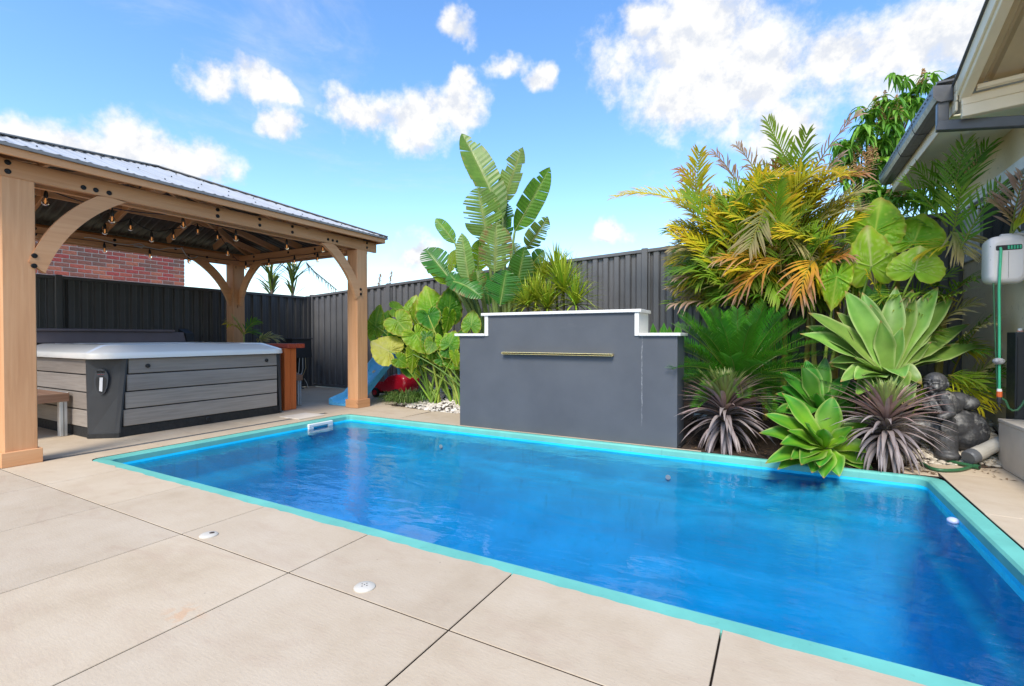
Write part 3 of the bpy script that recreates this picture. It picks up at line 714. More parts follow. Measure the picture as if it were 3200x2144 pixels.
# rafters underneath
def rafter(p, q, w=.038, h=.09): MB().bar(p, q, w, h, ch=.003).build('rafter', M_cedar, gz)
lower = lambda x, y: EZ - .095 + (APX.z - EZ) * (1 - max(abs(x - APX.x) / (EX1 - APX.x), abs(y - APX.y) / (EY1 - APX.y)))
hub = APX - Vector((0, 0, .13))
for c in ((GX1 - .12, 5.12), (GX0 + .1, 5.12), (GX0 + .1, 1.03), (GX1 - .12, 1.03)): rafter(Vector((*c, lower(*c))), hub)
def spot(x, y): return Vector((x, y, lower(x, y)))
for y in (3.08,): rafter(spot(GX1 - .1, y), hub); rafter(spot(GX0 + .1, y), hub)
for x in (APX.x,): rafter(spot(x, 5.1), hub); rafter(spot(x, 1.05), hub)
for dy in (.78, 1.45):
    for sg in (-1, 1):
        k = 1 - dy / (EY1 - APX.y); y = APX.y + sg * dy
        for xx, xe in ((GX1 - .1, APX.x + (EX1 - APX.x) * (1 - k)), (GX0 + .1, APX.x - (APX.x - EX0) * (1 - k))):
            rafter(spot(xx, y), spot(xe, y))
for dx in (.55, 1.05):
    for sg in (-1, 1):
        x = APX.x + sg * dx; k = dx / (EX1 - APX.x)
        rafter(spot(x, 5.1), spot(x, APX.y + (EY1 - APX.y) * k))
MB().box(APX.x - .07, APX.x + .07, APX.y - .07, APX.y + .07, APX.z - .30, APX.z - .07, .004).build('king_block', M_cedar, gz)
for f_ in (.52,):     # purlins half-way up
    q = [Vector((APX.x + sx * (EX1 - APX.x) * f_, APX.y + sy * (EY1 - APX.y) * f_, 0)) for sx, sy in ((1, -1), (1, 1), (-1, 1), (-1, -1))]
    for i in range(4):
        a, b_ = q[i].copy(), q[(i + 1) % 4].copy(); a.z = b_.z = EZ - .075 + (APX.z - EZ) * (1 - f_)
        MB().bar(a, b_, .036, .07, ch=.003).build('purlin', M_cedar, gz)

# ---- string lights
M_cable = plain('black_cable', (.01, .01, .01), .5); 
mgl, tgl, bb = material('bulb_glass'); bb.inputs['Base Color'].default_value = (1, .93, .85, 1); bb.inputs['Transmission Weight'].default_value = 1; bb.inputs['Roughness'].default_value = .02; bb.inputs['IOR'].default_value = 1.12
mfi, tfi, bf = material('lit_filament'); bf.inputs['Base Color'].default_value = (.9, .4, .1, 1); bf.inputs['Emission Color'].default_value = (1, .42, .13, 1); bf.inputs['Emission Strength'].default_value = .25
def sagline(pts, sag=.05):
    o = []
    for i in range(len(pts) - 1):
        a, b_ = Vector(pts[i]), Vector(pts[i + 1])
        for k in range(7): t = k / 7; o.append(a.lerp(b_, t) - Vector((0, 0, sag * 4 * t * (1 - t))))
    return o + [Vector(pts[-1])]
soc = MB().lathe([(.004, 0), (.006, -.012), (.013, -.03), (.016, -.06), (.0155, -.075), (.012, -.078)], (0, 0, 0), 12).mesh('socket', M_cable, True)
blb = MB().lathe([(.012, -.074), (.02, -.092), (.0265, -.115), (.0245, -.135), (.013, -.150), (.002, -.154)], (0, 0, 0), 12).mesh('bulb', mgl, True)
fil = MB().lathe([(.002, -.08), (.006, -.09), (.0085, -.112), (.006, -.13), (.002, -.134)], (0, 0, 0), 8).mesh('filament', mfi, True)
def string(label, pts, bulbs, sag=.05):
    s_ = empty('string_lights', pts[0], label, 'string lights', 'festoon lights strung under the gazebo roof')
    MB().tube(sagline(pts, sag), .0045, 6).build('cable', M_cable, s_, smooth=True)
    for b_, lean in bulbs:
        o = bpy.data.objects.new('socket', soc); col.objects.link(o); o.location = b_; o.rotation_euler = (lean, lean * .6, 0); o.scale = (.95,) * 3
        setparent(o, s_)
        for nm, me in (('bulb', blb), ('filament', fil)):
            c = bpy.data.objects.new(nm, me); col.objects.link(c); c.parent = o
    return s_
def bulbs_on(px, X, dz=.10): return [(onX(a * 1, b_ * 1, X) + Vector((0, 0, dz)), rnd.uniform(-.15, .15)) for a, b_ in px]
fr = [(145, 628), (352, 684), (571, 700), (737, 743), (896, 770), (1008, 778)]
b1 = bulbs_on(fr, -5.42)
string('festoon lights hung behind the front beam of the gazebo', [(-5.42, 1.5, 2.25)] + [tuple(p + Vector((0, 0, .0))) for p, _ in b1] + [(-5.42, 4.9, 2.24)], b1, .02)
b2 = bulbs_on([(326, 797), (468, 822), (589, 800), (840, 846), (922, 838), (992, 808)], -7.62)
b2 = [(Vector((-7.80, onX(a, b_, -7.80).y, 2.245)), 0.05) for a, b_ in ((326, 797), (468, 822), (590, 832))]
b2b = [(Vector((onY(a, b_, PYF - .14).x, PYF - .14, 2.235)), .04) for a, b_ in ((768, 838), (840, 846), (920, 838), (992, 815))]
string('festoon lights stapled along the rear beams of the gazebo', [(-7.80, 1.6, 2.26)] + [tuple(p) for p, _ in b2] + [(-7.80, PYF - .16, 2.25)] + [tuple(p) for p, _ in b2b] + [(PXF - .12, PYF - .14, 2.24)], b2 + b2b, .015)
b3 = bulbs_on([(328, 722), (408, 710), (474, 746)], -6.75) + bulbs_on([(540, 738), (617, 722), (678, 740), (710, 790)], -6.9)
string('festoon lights hung across the rafters in the middle of the gazebo', [(-5.45, 2.0, 2.26)] + [tuple(p) for p, _ in b3[:3]] + [tuple(p) for p, _ in b3[3:]] + [(-7.78, 4.8, 2.25)], b3, .02)
M_wcable = plain('white_cable', (.6, .58, .54), .5)
pc = [onX(150 + a * .23494, 580 + b_ * .23494, -7.78) for a, b_ in ((480, 692), (560, 690), (700, 720), (900, 770), (1080, 790), (1210, 772), (1280, 800), (1250, 830), (1140, 800), (1300, 815), (1480, 852), (1600, 830), (1700, 832), (1770, 840), (1800, 820), (1770, 818), (1800, 870), (1840, 930), (1900, 965), (1960, 960), (1990, 940))]
MB().tube(pc, .006, 6).build('power_cable', M_wcable, None, smooth=True, label='white power cable looped along the rear beam inside the gazebo', cat='cable')

# ================================================================== hot tub
M_plank = wood('grey_composite', (.215, .188, .165), (.295, .26, .23), (.365, .325, .29), .5, gs=1.6, knots=False)
M_spablk = plain('charcoal_plastic', (.032, .034, .038), .42, var=.12, scale=8, bumpy=.06, bscale=200)
M_skirt = plain('black_base', (.014, .014, .014), .7, var=.4, scale=12, bumpy=.3, bscale=40)
M_acr = plain('white_acrylic', (.84, .82, .78), .16, var=.03, scale=2, coat=.5)
spa = empty('hot_tub', (-6.75, 3.15, 0), 'square hot tub with white rim and grey plank sides under the gazebo', 'hot tub')
SX1, SX0, SY0, SY1 = -5.73, -7.72, 2.16, 4.14
def cut(o): return [(SX0 + o, SY0 + o), (-5.96, SY0 + o), (SX1 - o, SY0 + .17 + o), (SX1 - o, SY1 - .06 - o), (SX1 - .06 - o, SY1 - o), (SX0 + o, SY1 - o)]
MB().prism(cut(.02), .003, .80, Matrix.Identity(4)).build('core', M_skirt, spa)
MB().prism(cut(.004), .002, .098, Matrix.Identity(4)).build('base_skirt', M_skirt, spa)
zz = [(.105, .268), (.280, .443), (.455, .618), (.630, .778)]
for a, b_ in zz:
    MB().box(SX1 - .018, SX1 + .004, SY0 + .178 + .07 * b_ / .78, SY1 - .09, a, b_, .004).build('plank', M_plank, spa)
    MB().box(SX0 + .05, -5.945, SY0 - .004, SY0 + .018, a, b_, .004).build('plank', M_plank, spa)
    MB().box(SX0 + .05, SX1 - .1, SY1 - .018, SY1 + .004, a, b_, .004).build('plank', M_plank, spa)
# corner panels, wider at the top
def corner(top, bot, name='corner_panel'):
    """outline of the panel seen from above at top and bottom"""
    g = MB(); n = len(top); rows = [[(p[0], p[1], .012) for p in bot], [(bot[i][0] * .5 + top[i][0] * .5, bot[i][1] * .5 + top[i][1] * .5, .42) for i in range(n)], [(p[0], p[1], .782) for p in top]]
    g.grid(rows, closed=True); g.add(rows[0], [tuple(range(n))[::-1]]); g.add(rows[2], [tuple(range(n))]); return g.build(name, M_spablk, spa)
e = .012
cp = corner([(-5.972, SY0 - .010), (-5.945, SY0 - .016), (SX1 - .01, SY0 + .195), (SX1 + .014, SY0 + .225), (SX1 + .014, SY0 + .24), (SX1 - .02, SY0 + .24), (-5.96, SY0 + .06)],
       [(-5.955, SY0 - .006), (-5.925, SY0 - .010), (SX1 - .02, SY0 + .13), (SX1 + .010, SY0 + .155), (SX1 + .010, SY0 + .17), (SX1 - .02, SY0 + .17), (-5.94, SY0 + .06)])
corner([(SX1 + .012, SY1 - .10), (SX1 + .014, SY1 - .06), (SX1 - .06, SY1 + .012), (SX1 - .12, SY1 + .012), (SX1 - .1, SY1 - .08)], [(SX1 + .008, SY1 - .055), (SX1 + .010, SY1 - .03), (SX1 - .05, SY1 + .008), (SX1 - .10, SY1 + .008), (SX1 - .08, SY1 - .05)])
MB().prism([(-5.96, SY0 - .012), (-5.92, SY0 - .016), (SX1 - .012, SY0 + .125), (SX1 + .016, SY0 + .155), (SX1 + .012, SY0 + .175), (-5.94, SY0 + .1)], .002, .045, Matrix.Identity(4)).build('corner_foot', M_skirt, spa)
# control pod on the corner panel
pn = (Vector((SX1 - .015, SY0 + .165, 0)) - Vector((-5.935, SY0 - .013, 0))); pd = pn.normalized(); pnrm = Vector((pd.y, -pd.x, 0)); pc_ = Vector((-5.842, SY0 + .072, .0)) + pnrm * .007
Mp = Matrix(((pd.x, 0, pnrm.x, pc_.x), (pd.y, 0, pnrm.y, pc_.y), (0, 1, 0, 0), (0, 0, 0, 1)))
def oval(w, h, cz, n=18, top=.5): return [(w * math.cos(2 * math.pi * k / n), cz + (h if math.sin(2 * math.pi * k / n) < 0 else h * top) * math.sin(2 * math.pi * k / n)) for k in range(n)]
pod = MB().prism(oval(.060, .17, .60, top=.5), .0, .012, Mp).build('control_pod', plain('gloss_black', (.05, .055, .065), .16, var=.1), spa)
MB().prism(oval(.045, .135, .575, top=.3), .0122, .0145, Mp).build('recess', M_black, pod)
MB().prism([(-.014, .47), (.012, .46), (.018, .60), (-.008, .60)], .0148, .018, Mp).build('light_strip', plain('clear_strip', (.6, .6, .62), .2), pod)
MB().prism([(-.035, .645), (.035, .645), (.035, .666), (-.035, .666)], .0125, .0125, Mp).build('display', M_black, pod)
for k in range(4): MB().prism([(-.024 + k * .014, .628), (-.018 + k * .014, .628), (-.018 + k * .014, .632), (-.024 + k * .014, .632)], .0148, .0155, Mp).build('indicator', plain('red_indicator_%d' % k, (.35, .02, .02), .4), pod)
for y in (2.575, 3.90): MB().lathe([(.022, 0), (.022, .01), (.012, .02), (.012, .024)], (SX1 + .004, y, .70), 10, (1, 0, 0)).build('handle_knob', M_black, spa)
MB().lathe([(.030, 0), (.030, .006), (.022, .010), (.020, .004)], (SX1 - .003, 3.18, .055), 16, (1, 0, 0)).build('drain_cap', M_black, spa)
# rim: rounded acrylic ring with a dished inside
def rr_(o, z, r): return ring(SX0 - .03 + o, SX1 + .06 - o, SY0 - .05 + o, SY1 + .05 - o, r, z, 6)
rows = [rr_(.03, .782, .18), rr_(.002, .784, .2), rr_(0, .790, .2), rr_(.004, .838, .2), rr_(.012, .846, .2), rr_(.15, .912, .18), rr_(.18, .922, .15), rr_(.23, .925, .2), rr_(.27, .90, .24), rr_(.34, .72, .3), rr_(.42, .58, .34)]
g = MB().grid(rows, closed=True); n = len(rows[0]); g.add(rows[-1], [tuple(range(n))]); g.build('rim', M_acr, spa, smooth=True)
for (x, y) in ((-5.98, 2.75), (-6.0, 3.45), (-6.6, 2.40), (-7.2, 2.40)): MB().lathe([(.10, .0), (.10, .012), (.07, .022), (.06, .016)], (x, y, .905), 20).build('headrest', plain('grey_pillow', (.30, .30, .32), .5), spa, smooth=True) if y == 2.40 else None
# folded cover resting against the back
M_cover = plain('mauve_vinyl', (.155, .13, .145), .5, var=.1, scale=3, bumpy=.1, bscale=25)
cov = empty('spa_cover', (-7.75, 3.0, .9), 'folded mauve grey vinyl cover standing behind the hot tub', 'spa cover')
MB().prism([(-7.86, .93), (-7.64, .93), (-7.70, 1.065), (-7.86, 1.065)], 1.9, 3.93, Matrix(((1, 0, 0, 0), (0, 0, 1, 0), (0, 1, 0, 0), (0, 0, 0, 1)))).build('cover_half', M_cover, cov)
MB().box(-7.87, -7.66, 1.88, 3.80, 1.066, 1.10, .012).build('cover_half', M_cover, cov)
MB().prism([(-7.88, .90), (-7.62, .90), (-7.66, 1.05), (-7.86, 1.12)], 3.94, 4.05, Matrix(((1, 0, 0, 0), (0, 0, 1, 0), (0, 1, 0, 0), (0, 0, 0, 1)))).build('lifter_bracket', M_black, cov)

# ---- steps beside the tub, bar table
M_deck = wood('brown_decking', (.13, .065, .04), (.20, .11, .07), (.30, .19, .13), .6)
M_alu = plain('brushed_aluminium', (.55, .57, .58), .38, metal=.7, var=.1)
M_merbau = wood('red_merbau', (.24, .035, .02), (.36, .06, .03), (.45, .10, .05), .3)
M_jarrah = wood('orange_merbau', (.40, .09, .025), (.52, .13, .035), (.58, .17, .05), .35)
def step(name, x0, x1, y0, y1, z, label, edge_y):
    s_ = empty(name, ((x0 + x1) / 2, (y0 + y1) / 2, 0), label, 'step')
    n = 5; w = (y1 - y0) / n
    for k in range(n): MB().box(x0 + .012, x1 - .024, y0 + k * w + .003, y0 + (k + 1) * w - .003, z - .022, z, .003).build('plank', M_deck, s_)
    MB().box(x1 - .022, x1, y0, y1, z - .085, z + .001, .003).build('apron', M_deck, s_)
    MB().box(x0, x1 - .023, edge_y - .012, edge_y, z - .06, z + .006, .003).build('edge_trim', M_alu, s_)
    for x in (x0 + .04, x1 - .05):
        for y in (y0 + .04, y1 - .04):
            l_ = MB().box(x - .03, x + .03, y - .03, y + .03, .001, z - .03, .003).build('leg', M_alu, s_)
            MB().box(x + .0305, x + .0335, y - .004, y + .004, .003, z - .09, .0005).build('groove', M_grate, l_)
    return s_
step('tub_step', -7.3, -6.27, 1.42, 2.125, .435, 'low brown slatted step with aluminium legs in front of the hot tub', 2.125)
step('tub_step', -7.2, -6.10, 4.36, 4.73, .45, 'low brown slatted step with aluminium legs behind the red table', 4.73)
tb = empty('bar_table', (-6.6, 4.4, 0), 'red brown hardwood bar table standing against the far end of the hot tub', 'table')
MB().box(-7.6, -5.80, 4.27, 4.395, .845, .905, .005).build('table_top', M_merbau, tb); MB().box(-7.6, -5.80, 4.40, 4.53, .845, .905, .005).build('table_top', M_merbau, tb)
MB().box(-5.95, -5.845, 4.245, 4.34, .001, .843, .005).build('leg', M_jarrah, tb); MB().box(-5.95, -5.86, 4.345, 4.44, .001, .843, .005).build('leg', M_jarrah, tb)
MB().box(-7.55, -7.45, 4.30, 4.40, .001, .843, .005).build('leg', M_jarrah, tb)

# ---- pump control box at the fence corner
pb = empty('control_box', (-8.05, 6.1, 0), 'dark grey control box on a pole with dangling wires in the fence corner', 'control box')
MB().prism([(5.90, .60), (6.36, .60), (6.33, .95), (5.93, .95)], -8.22, -7.93, Matrix(((0, 0, 1, 0), (1, 0, 0, 0), (0, 1, 0, 0), (0, 0, 0, 1)))).build('box', M_spablk, pb)
MB().box(-8.24, -7.90, 5.90, 6.36, .951, .972, .006).build('lid', M_spablk, pb)
MB().tube([(-8.06, 6.16, .0), (-8.06, 6.16, .61)], .035, 10).build('pole', M_black, pb)
MB().lathe([(.09, 0.001), (.09, .02), (.04, .05)], (-8.06, 6.16, 0), 12).build('pole_foot', M_grate, pb)
for k, (dy, c) in enumerate(((-.05, M_wcable), (.03, M_wcable), (.09, plain('tan_wire', (.45, .33, .18), .5)))):
    MB().tube([(-7.96, 6.14 + dy, .61), (-7.95, 6.13 + dy * 1.1, .40), (-7.94, 6.1 + dy * .4, .22), (-7.96, 6.0 - dy, .24 + .1 * k)] if k else [(-7.96, 6.1, .61), (-7.93, 6.06, .35), (-7.92, 5.98, .16), (-7.94, 5.88, .20), (-7.95, 5.84, .30)], .007, 6).build('wire', c, pb, smooth=True)
MB().tube([(-7.96, 6.2, .2), (-7.94, 6.24, .12), (-7.93, 6.27, .02)], .007, 6).build('wire', M_wcable, pb, smooth=True)
# ================================================================== planting
rp = random.Random(11)
UP = Vector((0, 0, 1))
def tocam(p): return (C0 - Vector(p)).normalized()
def lerp3(a, b, t): return tuple(a[i] + (b[i] - a[i]) * t for i in range(3))
def ramp3(stops, t):
    for i in range(len(stops) - 1):
        if t <= stops[i + 1][0]:
            a, b = stops[i], stops[i + 1]; return lerp3(a[1], b[1], max(0, (t - a[0]) / (b[0] - a[0])))
    return stops[-1][1]
def bez(a, c, b, t): return a * (1 - t) ** 2 + c * 2 * t * (1 - t) + b * t * t
def bezd(a, c, b, t): return ((c - a) * 2 * (1 - t) + (b - c) * 2 * t).normalized()
M_agave = leafmat('agave_leaf', .42, .10, .4); M_aloc = leafmat('broad_leaf', .46, .36, .28); M_banana = leafmat('paddle_leaf', .40, .26, .45)
M_palm = leafmat('palm_leaf', .5, .34, .25); M_cycad = leafmat('cycad_leaf', .35, .15, .5); M_spike = leafmat('strap_leaf', .42, .12, .45); M_grass = leafmat('grass_leaf', .5, .25)
M_stem = leafmat('stem', .5, .05)

def thick_leaf(g, base, tip, ctrl, N, width, prof, cf, th=.018, fold=.25, wave=0.0, nseg=12, ph=0.0):
    """fleshy leaf: closed cross-sections along a curve"""
    vu = [-1, -.72, -.36, 0, .36, .72, 1]; vl = [.6, .2, -.2, -.6]; rows = []; cols = []
    for i in range(nseg + 1):
        t = i / nseg; c = bez(base, ctrl, tip, t); T = bezd(base, ctrl, tip, t); S = T.cross(N)
        if S.length < 1e-4: S = T.orthogonal()
        S.normalize(); n = S.cross(T).normalized(); w = width * prof(t) * .5; row = []
        for v in vu:
            wv = wave * math.sin(ph + t * 11 + (2 if v > 0 else 0)) * abs(v) ** 2 * w
            row.append(c + S * (v * w) + n * (fold * w * abs(v) ** 1.6 + wv)); cols.append(cf(t, v))
        for v in vl:
            row.append(c + S * (v * w) + n * (fold * w * abs(v) ** 1.6 - th * (1 - v * v * .6) * min(1, prof(t) * 1.5) * (1 - .5 * t))); cols.append(cf(t, v * .5))
        rows.append(row)
    g.grid(rows, None, cols, closed=True); return g
def thin_leaf(g, base, tip, ctrl, N, width, prof, cf, fold=.2, nseg=6, across=(-1, 0, 1), twist=0.0):
    rows = []; cols = []
    for i in range(nseg + 1):
        t = i / nseg; c = bez(base, ctrl, tip, t); T = bezd(base, ctrl, tip, t); S = T.cross(N)
        if S.length < 1e-4: S = T.orthogonal()
        S.normalize(); n = S.cross(T).normalized(); w = width * prof(t) * .5
        if twist:
            a = twist * t; S, n = S * math.cos(a) + n * math.sin(a), n * math.cos(a) - S * math.sin(a)
        rows.append([c + S * (v * w) + n * (fold * w * abs(v)) for v in across]); cols += [cf(t, v) for v in across]
    g.grid(rows, None, cols); return g

# ---------------------------------------------------------------- soft agaves (tips read off the photograph, each leaf placed in depth)
def agave_prof(t): return max(.02, (.42 + 1.15 * t - 0.2 * t * t) if t < .5 else .945 * (1 - ((t - .5) / .5) ** 1.55) + .015)
def ag_cf(deep, light, rim, dry=0.0):
    def f(t, v):
        c = lerp3(light, deep, min(1, t * 1.3)) if t < .8 else deep
        c = lerp3(c, light, .35 * max(0, 1 - abs(v) * 1.6))
        if abs(v) > .95: c = lerp3(c, rim, .75)
        if dry and t > 1 - dry: c = lerp3(c, (.32, .16, .05), min(1, (t - 1 + dry) / dry * 1.1))
        return c
    return f
def crop7(x, y): return 2100 + .4699 * x, 900 + .4699 * y
def agave(label, centre, Yc, tips, cols, L0, trunk_to, width, k=1.0):
    c = onY(*crop7(*centre), Yc); depth = (c - C0).dot(_f); mpp = depth / FPX * .4699
    a = empty('agave', (c.x, c.y, trunk_to), label, 'agave', 'soft leaved agaves')
    ax = (UP * .72 + Vector((tocam(c).x, tocam(c).y, 0)).normalized() * .62).normalized()
    MB().tube([(c.x + .05, c.y + .10, trunk_to - .05), (c.x + .03, c.y + .06, (trunk_to + c.z) / 2), c - ax * .03], .05, 10, radii=[.06, .055, .05]).build('trunk', M_trunk, a, smooth=True)
    for i, tp in enumerate(tips):
        x, y = tp[0], tp[1]; opt = tp[2] if len(tp) > 2 else ''
        dx, dy = (x - centre[0]) * mpp * k, (y - centre[1]) * mpp * k; d = math.hypot(dx, dy); L = max(L0 * rp.uniform(.9, 1.05), d * 1.04)
        rem = math.sqrt(max(0, L * L - d * d)); s_ = (.9 if dy > -.05 else -.35 + .5 * max(0, 1 - d / L0))
        if 'i' in opt: s_ = .55; 
        if 'b' in opt: s_ = -.8
        px_, py_ = crop7(centre[0] + (x - centre[0]) * k, centre[1] + (y - centre[1]) * k); tip = C0 + ray(px_, py_) * (depth - rem * s_ * .8)
        dirv = (tip - c).normalized(); base = c - ax * .045 + dirv * .02
        bendk = .16 if 'i' not in opt else .05
        ctrl = base.lerp(tip, .5) + ax * (L * bendk) + (Vector((0, 0, .10)) * L if 'r' in opt else Vector())
        if 'd' in opt: ctrl = base.lerp(tip, .45) + ax * (L * .38)
        N = (ax - dirv * ax.dot(dirv)); N = N.normalized() if N.length > .05 else tocam(c)
        dp, lt, rm = cols; sh = rp.uniform(.85, 1.15); cf = ag_cf(tuple(q * sh for q in dp), tuple(q * sh for q in lt), rm, .12 if 'x' in opt else .03)
        g = thick_leaf(MB(), base, tip, ctrl, N, width * rp.uniform(.85, 1.08) * (1.12 if 'w' in opt else 1) * (.72 if 'i' in opt else 1), agave_prof, cf, .02, .30, .16, 14, rp.uniform(0, 6))
        g.build('leaf', M_agave, a, smooth=True)
    return a
M_trunk = plain('plant_trunk', (.16, .12, .08), .9, var=.35, scale=18, bumpy=.6, bscale=30)
PALE = ((.115, .255, .04), (.25, .39, .075), (.45, .54, .20)); MID = ((.035, .19, .015), (.11, .29, .022), (.32, .44, .12)); FRONT = ((.04, .22, .016), (.22, .38, .016), (.40, .50, .12)); R1 = ((.12, .36, .010), (.27, .50, .012), (.38, .54, .06)); R5 = ((.26, .52, .03), (.36, .58, .03), (.60, .68, .24))
agave('large pale green agave, widest of the three, growing beside the grey statue', (1440, 560), 5.12,
      [(1150, 20), (1265, 30, 'b'), (1490, -10, 'b'), (1600, 10, 'b'), (1770, -5), (1870, 60), (1985, 240, 'b'), (2090, 385, 'x'), (905, 165), (850, 305), (1095, 160, 'b'), (890, 255, 'b'), (1045, 500, 'd'), (1060, 520, 'w'),
       (1215, 470, 'i'), (1388, 215, 'i'), (1530, 262, 'i'), (1725, 360, 'i'), (1860, 385, 'dx'), (1840, 470, 'd'), (1215, 610, 'w'), (1310, 745, 'd'), (1420, 700), (1545, 600, 'd'), (1660, 640, 'dx'), (1590, 790, 'dx'), (1300, 690), (1120, 625, 'd'), (1225, 715), (1480, 765), (1555, 690, 'd'), (1150, 420), (1640, 480), (1750, 200), (1320, 110)],
      PALE, .46, .10, .215)
agave('bright green agave with upright leaves, middle one of the three', (985, 800), 4.95,
      [(720, 562), (862, 515), (888, 475, 'b'), (1020, 455), (1200, 565), (1305, 632, 'w'), (1292, 730), (718, 655), (688, 705), (1090, 600, 'b'), (670, 745, 'b'), (965, 700, 'i'), (680, 830), (1060, 690, 'i'), (1240, 800), (900, 850, 'dx'), (1130, 640, 'iw'), (760, 800)],
      MID, .36, .05, .165)
agave('low bright green agave at the pool edge, its leaves hanging over the water', (1015, 1040), 4.58,
      [(770, 745), (1062, 765, 'w'), (668, 868), (638, 975), (675, 1150), (820, 1128), (745, 1185), (1302, 880), (1182, 940, 'i'), (1328, 1078), (1268, 1152), (1196, 1256), (1310, 1215), (985, 1172), (942, 1205), (900, 915, 'i'), (1010, 950, 'i'), (880, 1160), (1090, 870, 'b'), (760, 1040), (1100, 1225), (1010, 1235), (800, 960, 'i'), (1150, 1010, 'i')],
      FRONT, .42, .0, .175, 1.16)

# ---------------------------------------------------------------- purple strap-leaved rosettes
def strap_prof(t): return max(.03, (.55 + 1.2 * t if t < .35 else .97) * (1 - max(0, (t - .35) / .65) ** 1.7))
def strap_var(k, n=10):
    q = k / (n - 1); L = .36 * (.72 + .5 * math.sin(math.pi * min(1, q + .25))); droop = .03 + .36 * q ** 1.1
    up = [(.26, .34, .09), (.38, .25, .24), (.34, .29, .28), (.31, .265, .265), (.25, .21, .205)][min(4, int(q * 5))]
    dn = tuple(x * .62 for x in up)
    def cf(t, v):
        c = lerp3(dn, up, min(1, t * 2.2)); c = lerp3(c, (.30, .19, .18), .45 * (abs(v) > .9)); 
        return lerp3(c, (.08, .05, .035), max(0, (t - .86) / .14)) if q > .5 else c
    g = thin_leaf(MB(), Vector((0, 0, 0)), Vector((L, 0, -droop * L * 2.0)), Vector((L * .55, 0, droop * L * .55)), UP, .043, strap_prof, cf, .35, 8, (-1, -.5, 0, .5, 1))
    return g.mesh('leaf', M_spike, True)
STRAP = [strap_var(k) for k in range(10)]
def strap_plant(label, px, Yc, zbase, n=150, s=1.0):
    c = onY(*crop7(*px), Yc); a = empty('purple_dracaena', (c.x, c.y, zbase), label, 'strap plant', 'purple strap leaved plants at the pool edge')
    top = c + Vector((0, 0, .17 * s)); H = .36 * s
    MB().tube([(c.x, c.y, zbase - .03), (c.x, c.y, c.z), top - Vector((0, 0, .03))], .028, 8).build('stem', M_trunk, a, smooth=True)
    for i in range(n):
        f = i / (n - 1); az = i * 2.39996 + rp.uniform(-.25, .25); h = top.z - H * f ** .9
        el = R(86 - 108 * f ** .8 + rp.uniform(-9, 9)); k = min(9, max(0, int(f * 9 + rp.uniform(-1, 1))))
        o = bpy.data.objects.new('leaf', STRAP[k]); col.objects.link(o)
        o.location = (c.x + .02 * math.cos(az), c.y + .02 * math.sin(az), h); o.rotation_euler = Matrix.Rotation(az, 3, 'Z').to_4x4().to_3x3().__matmul__(Matrix.Rotation(-el, 3, 'Y')).to_euler()
        sc_ = s * rp.uniform(.88, 1.12) * (.62 + .5 * min(1, f * 3)); o.scale = (sc_, s * rp.uniform(.85, 1.1), sc_); setparent(o, a)
    return a
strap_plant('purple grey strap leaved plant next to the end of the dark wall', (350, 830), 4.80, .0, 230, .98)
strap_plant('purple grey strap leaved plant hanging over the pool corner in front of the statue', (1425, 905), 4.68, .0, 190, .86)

# ---------------------------------------------------------------- feather fronds (palms, cycad)
def frond(g, base, ctrl, tip, N, ll, lw, pairs, cfl, t0=.15, ang=48, vee=.25, droop=.25, rach=.009, rcol=(.25, .28, .05), jitter=.12, taper=(.55, 1.0, .35), seg=4, curl=0.0, skip=0.0):
    nr = 14; pts = [bez(base, ctrl, tip, i / nr) for i in range(nr + 1)]
    g.tube(pts, rach, 5, True, rcol, [rach * (1 - .8 * i / nr) for i in range(nr + 1)])
    for k in range(pairs):
        t = t0 + (1 - t0) * (k + .5) / pairs; c = bez(base, ctrl, tip, t); T = bezd(base, ctrl, tip, t); S = T.cross(N)
        if S.length < 1e-4: continue
        S.normalize(); n = S.cross(T).normalized(); f = (t - t0) / (1 - t0)
        env = taper[0] + (taper[1] - taper[0]) * min(1, f / .3) if f < .3 else taper[1] + (taper[2] - taper[1]) * ((f - .3) / .7) ** 1.4
        for sd_ in (-1, 1):
            if rp.random() < skip: continue
            a = R(ang - 18 * f + rp.gauss(0, 40 * jitter)); L = ll * env * rp.uniform(.88, 1.08); v_ = vee + rp.gauss(0, jitter * .6)
            d = (S * sd_ * math.sin(a) + T * math.cos(a) + n * v_).normalized(); b0 = c + S * sd_ * rach * .4
            e = b0 + d * L - UP * (droop * L * rp.uniform(.5, 1.4)) + (Vector((rp.gauss(0, curl), rp.gauss(0, curl), rp.gauss(0, curl))) * L if curl else Vector())
            m_ = b0 + d * L * .55 + n * L * .06
            NN = n if abs(d.dot(n)) < .9 else T
            thin_leaf(g, b0, e, m_, NN, lw, lambda q: max(.06, (1 - q) ** .7 * (.5 + 1.5 * q) if q < .4 else (1 - q) ** .7 * 1.5), lambda q, v, f=f: cfl(f, q), .0, seg, (-1, 1))
    return g
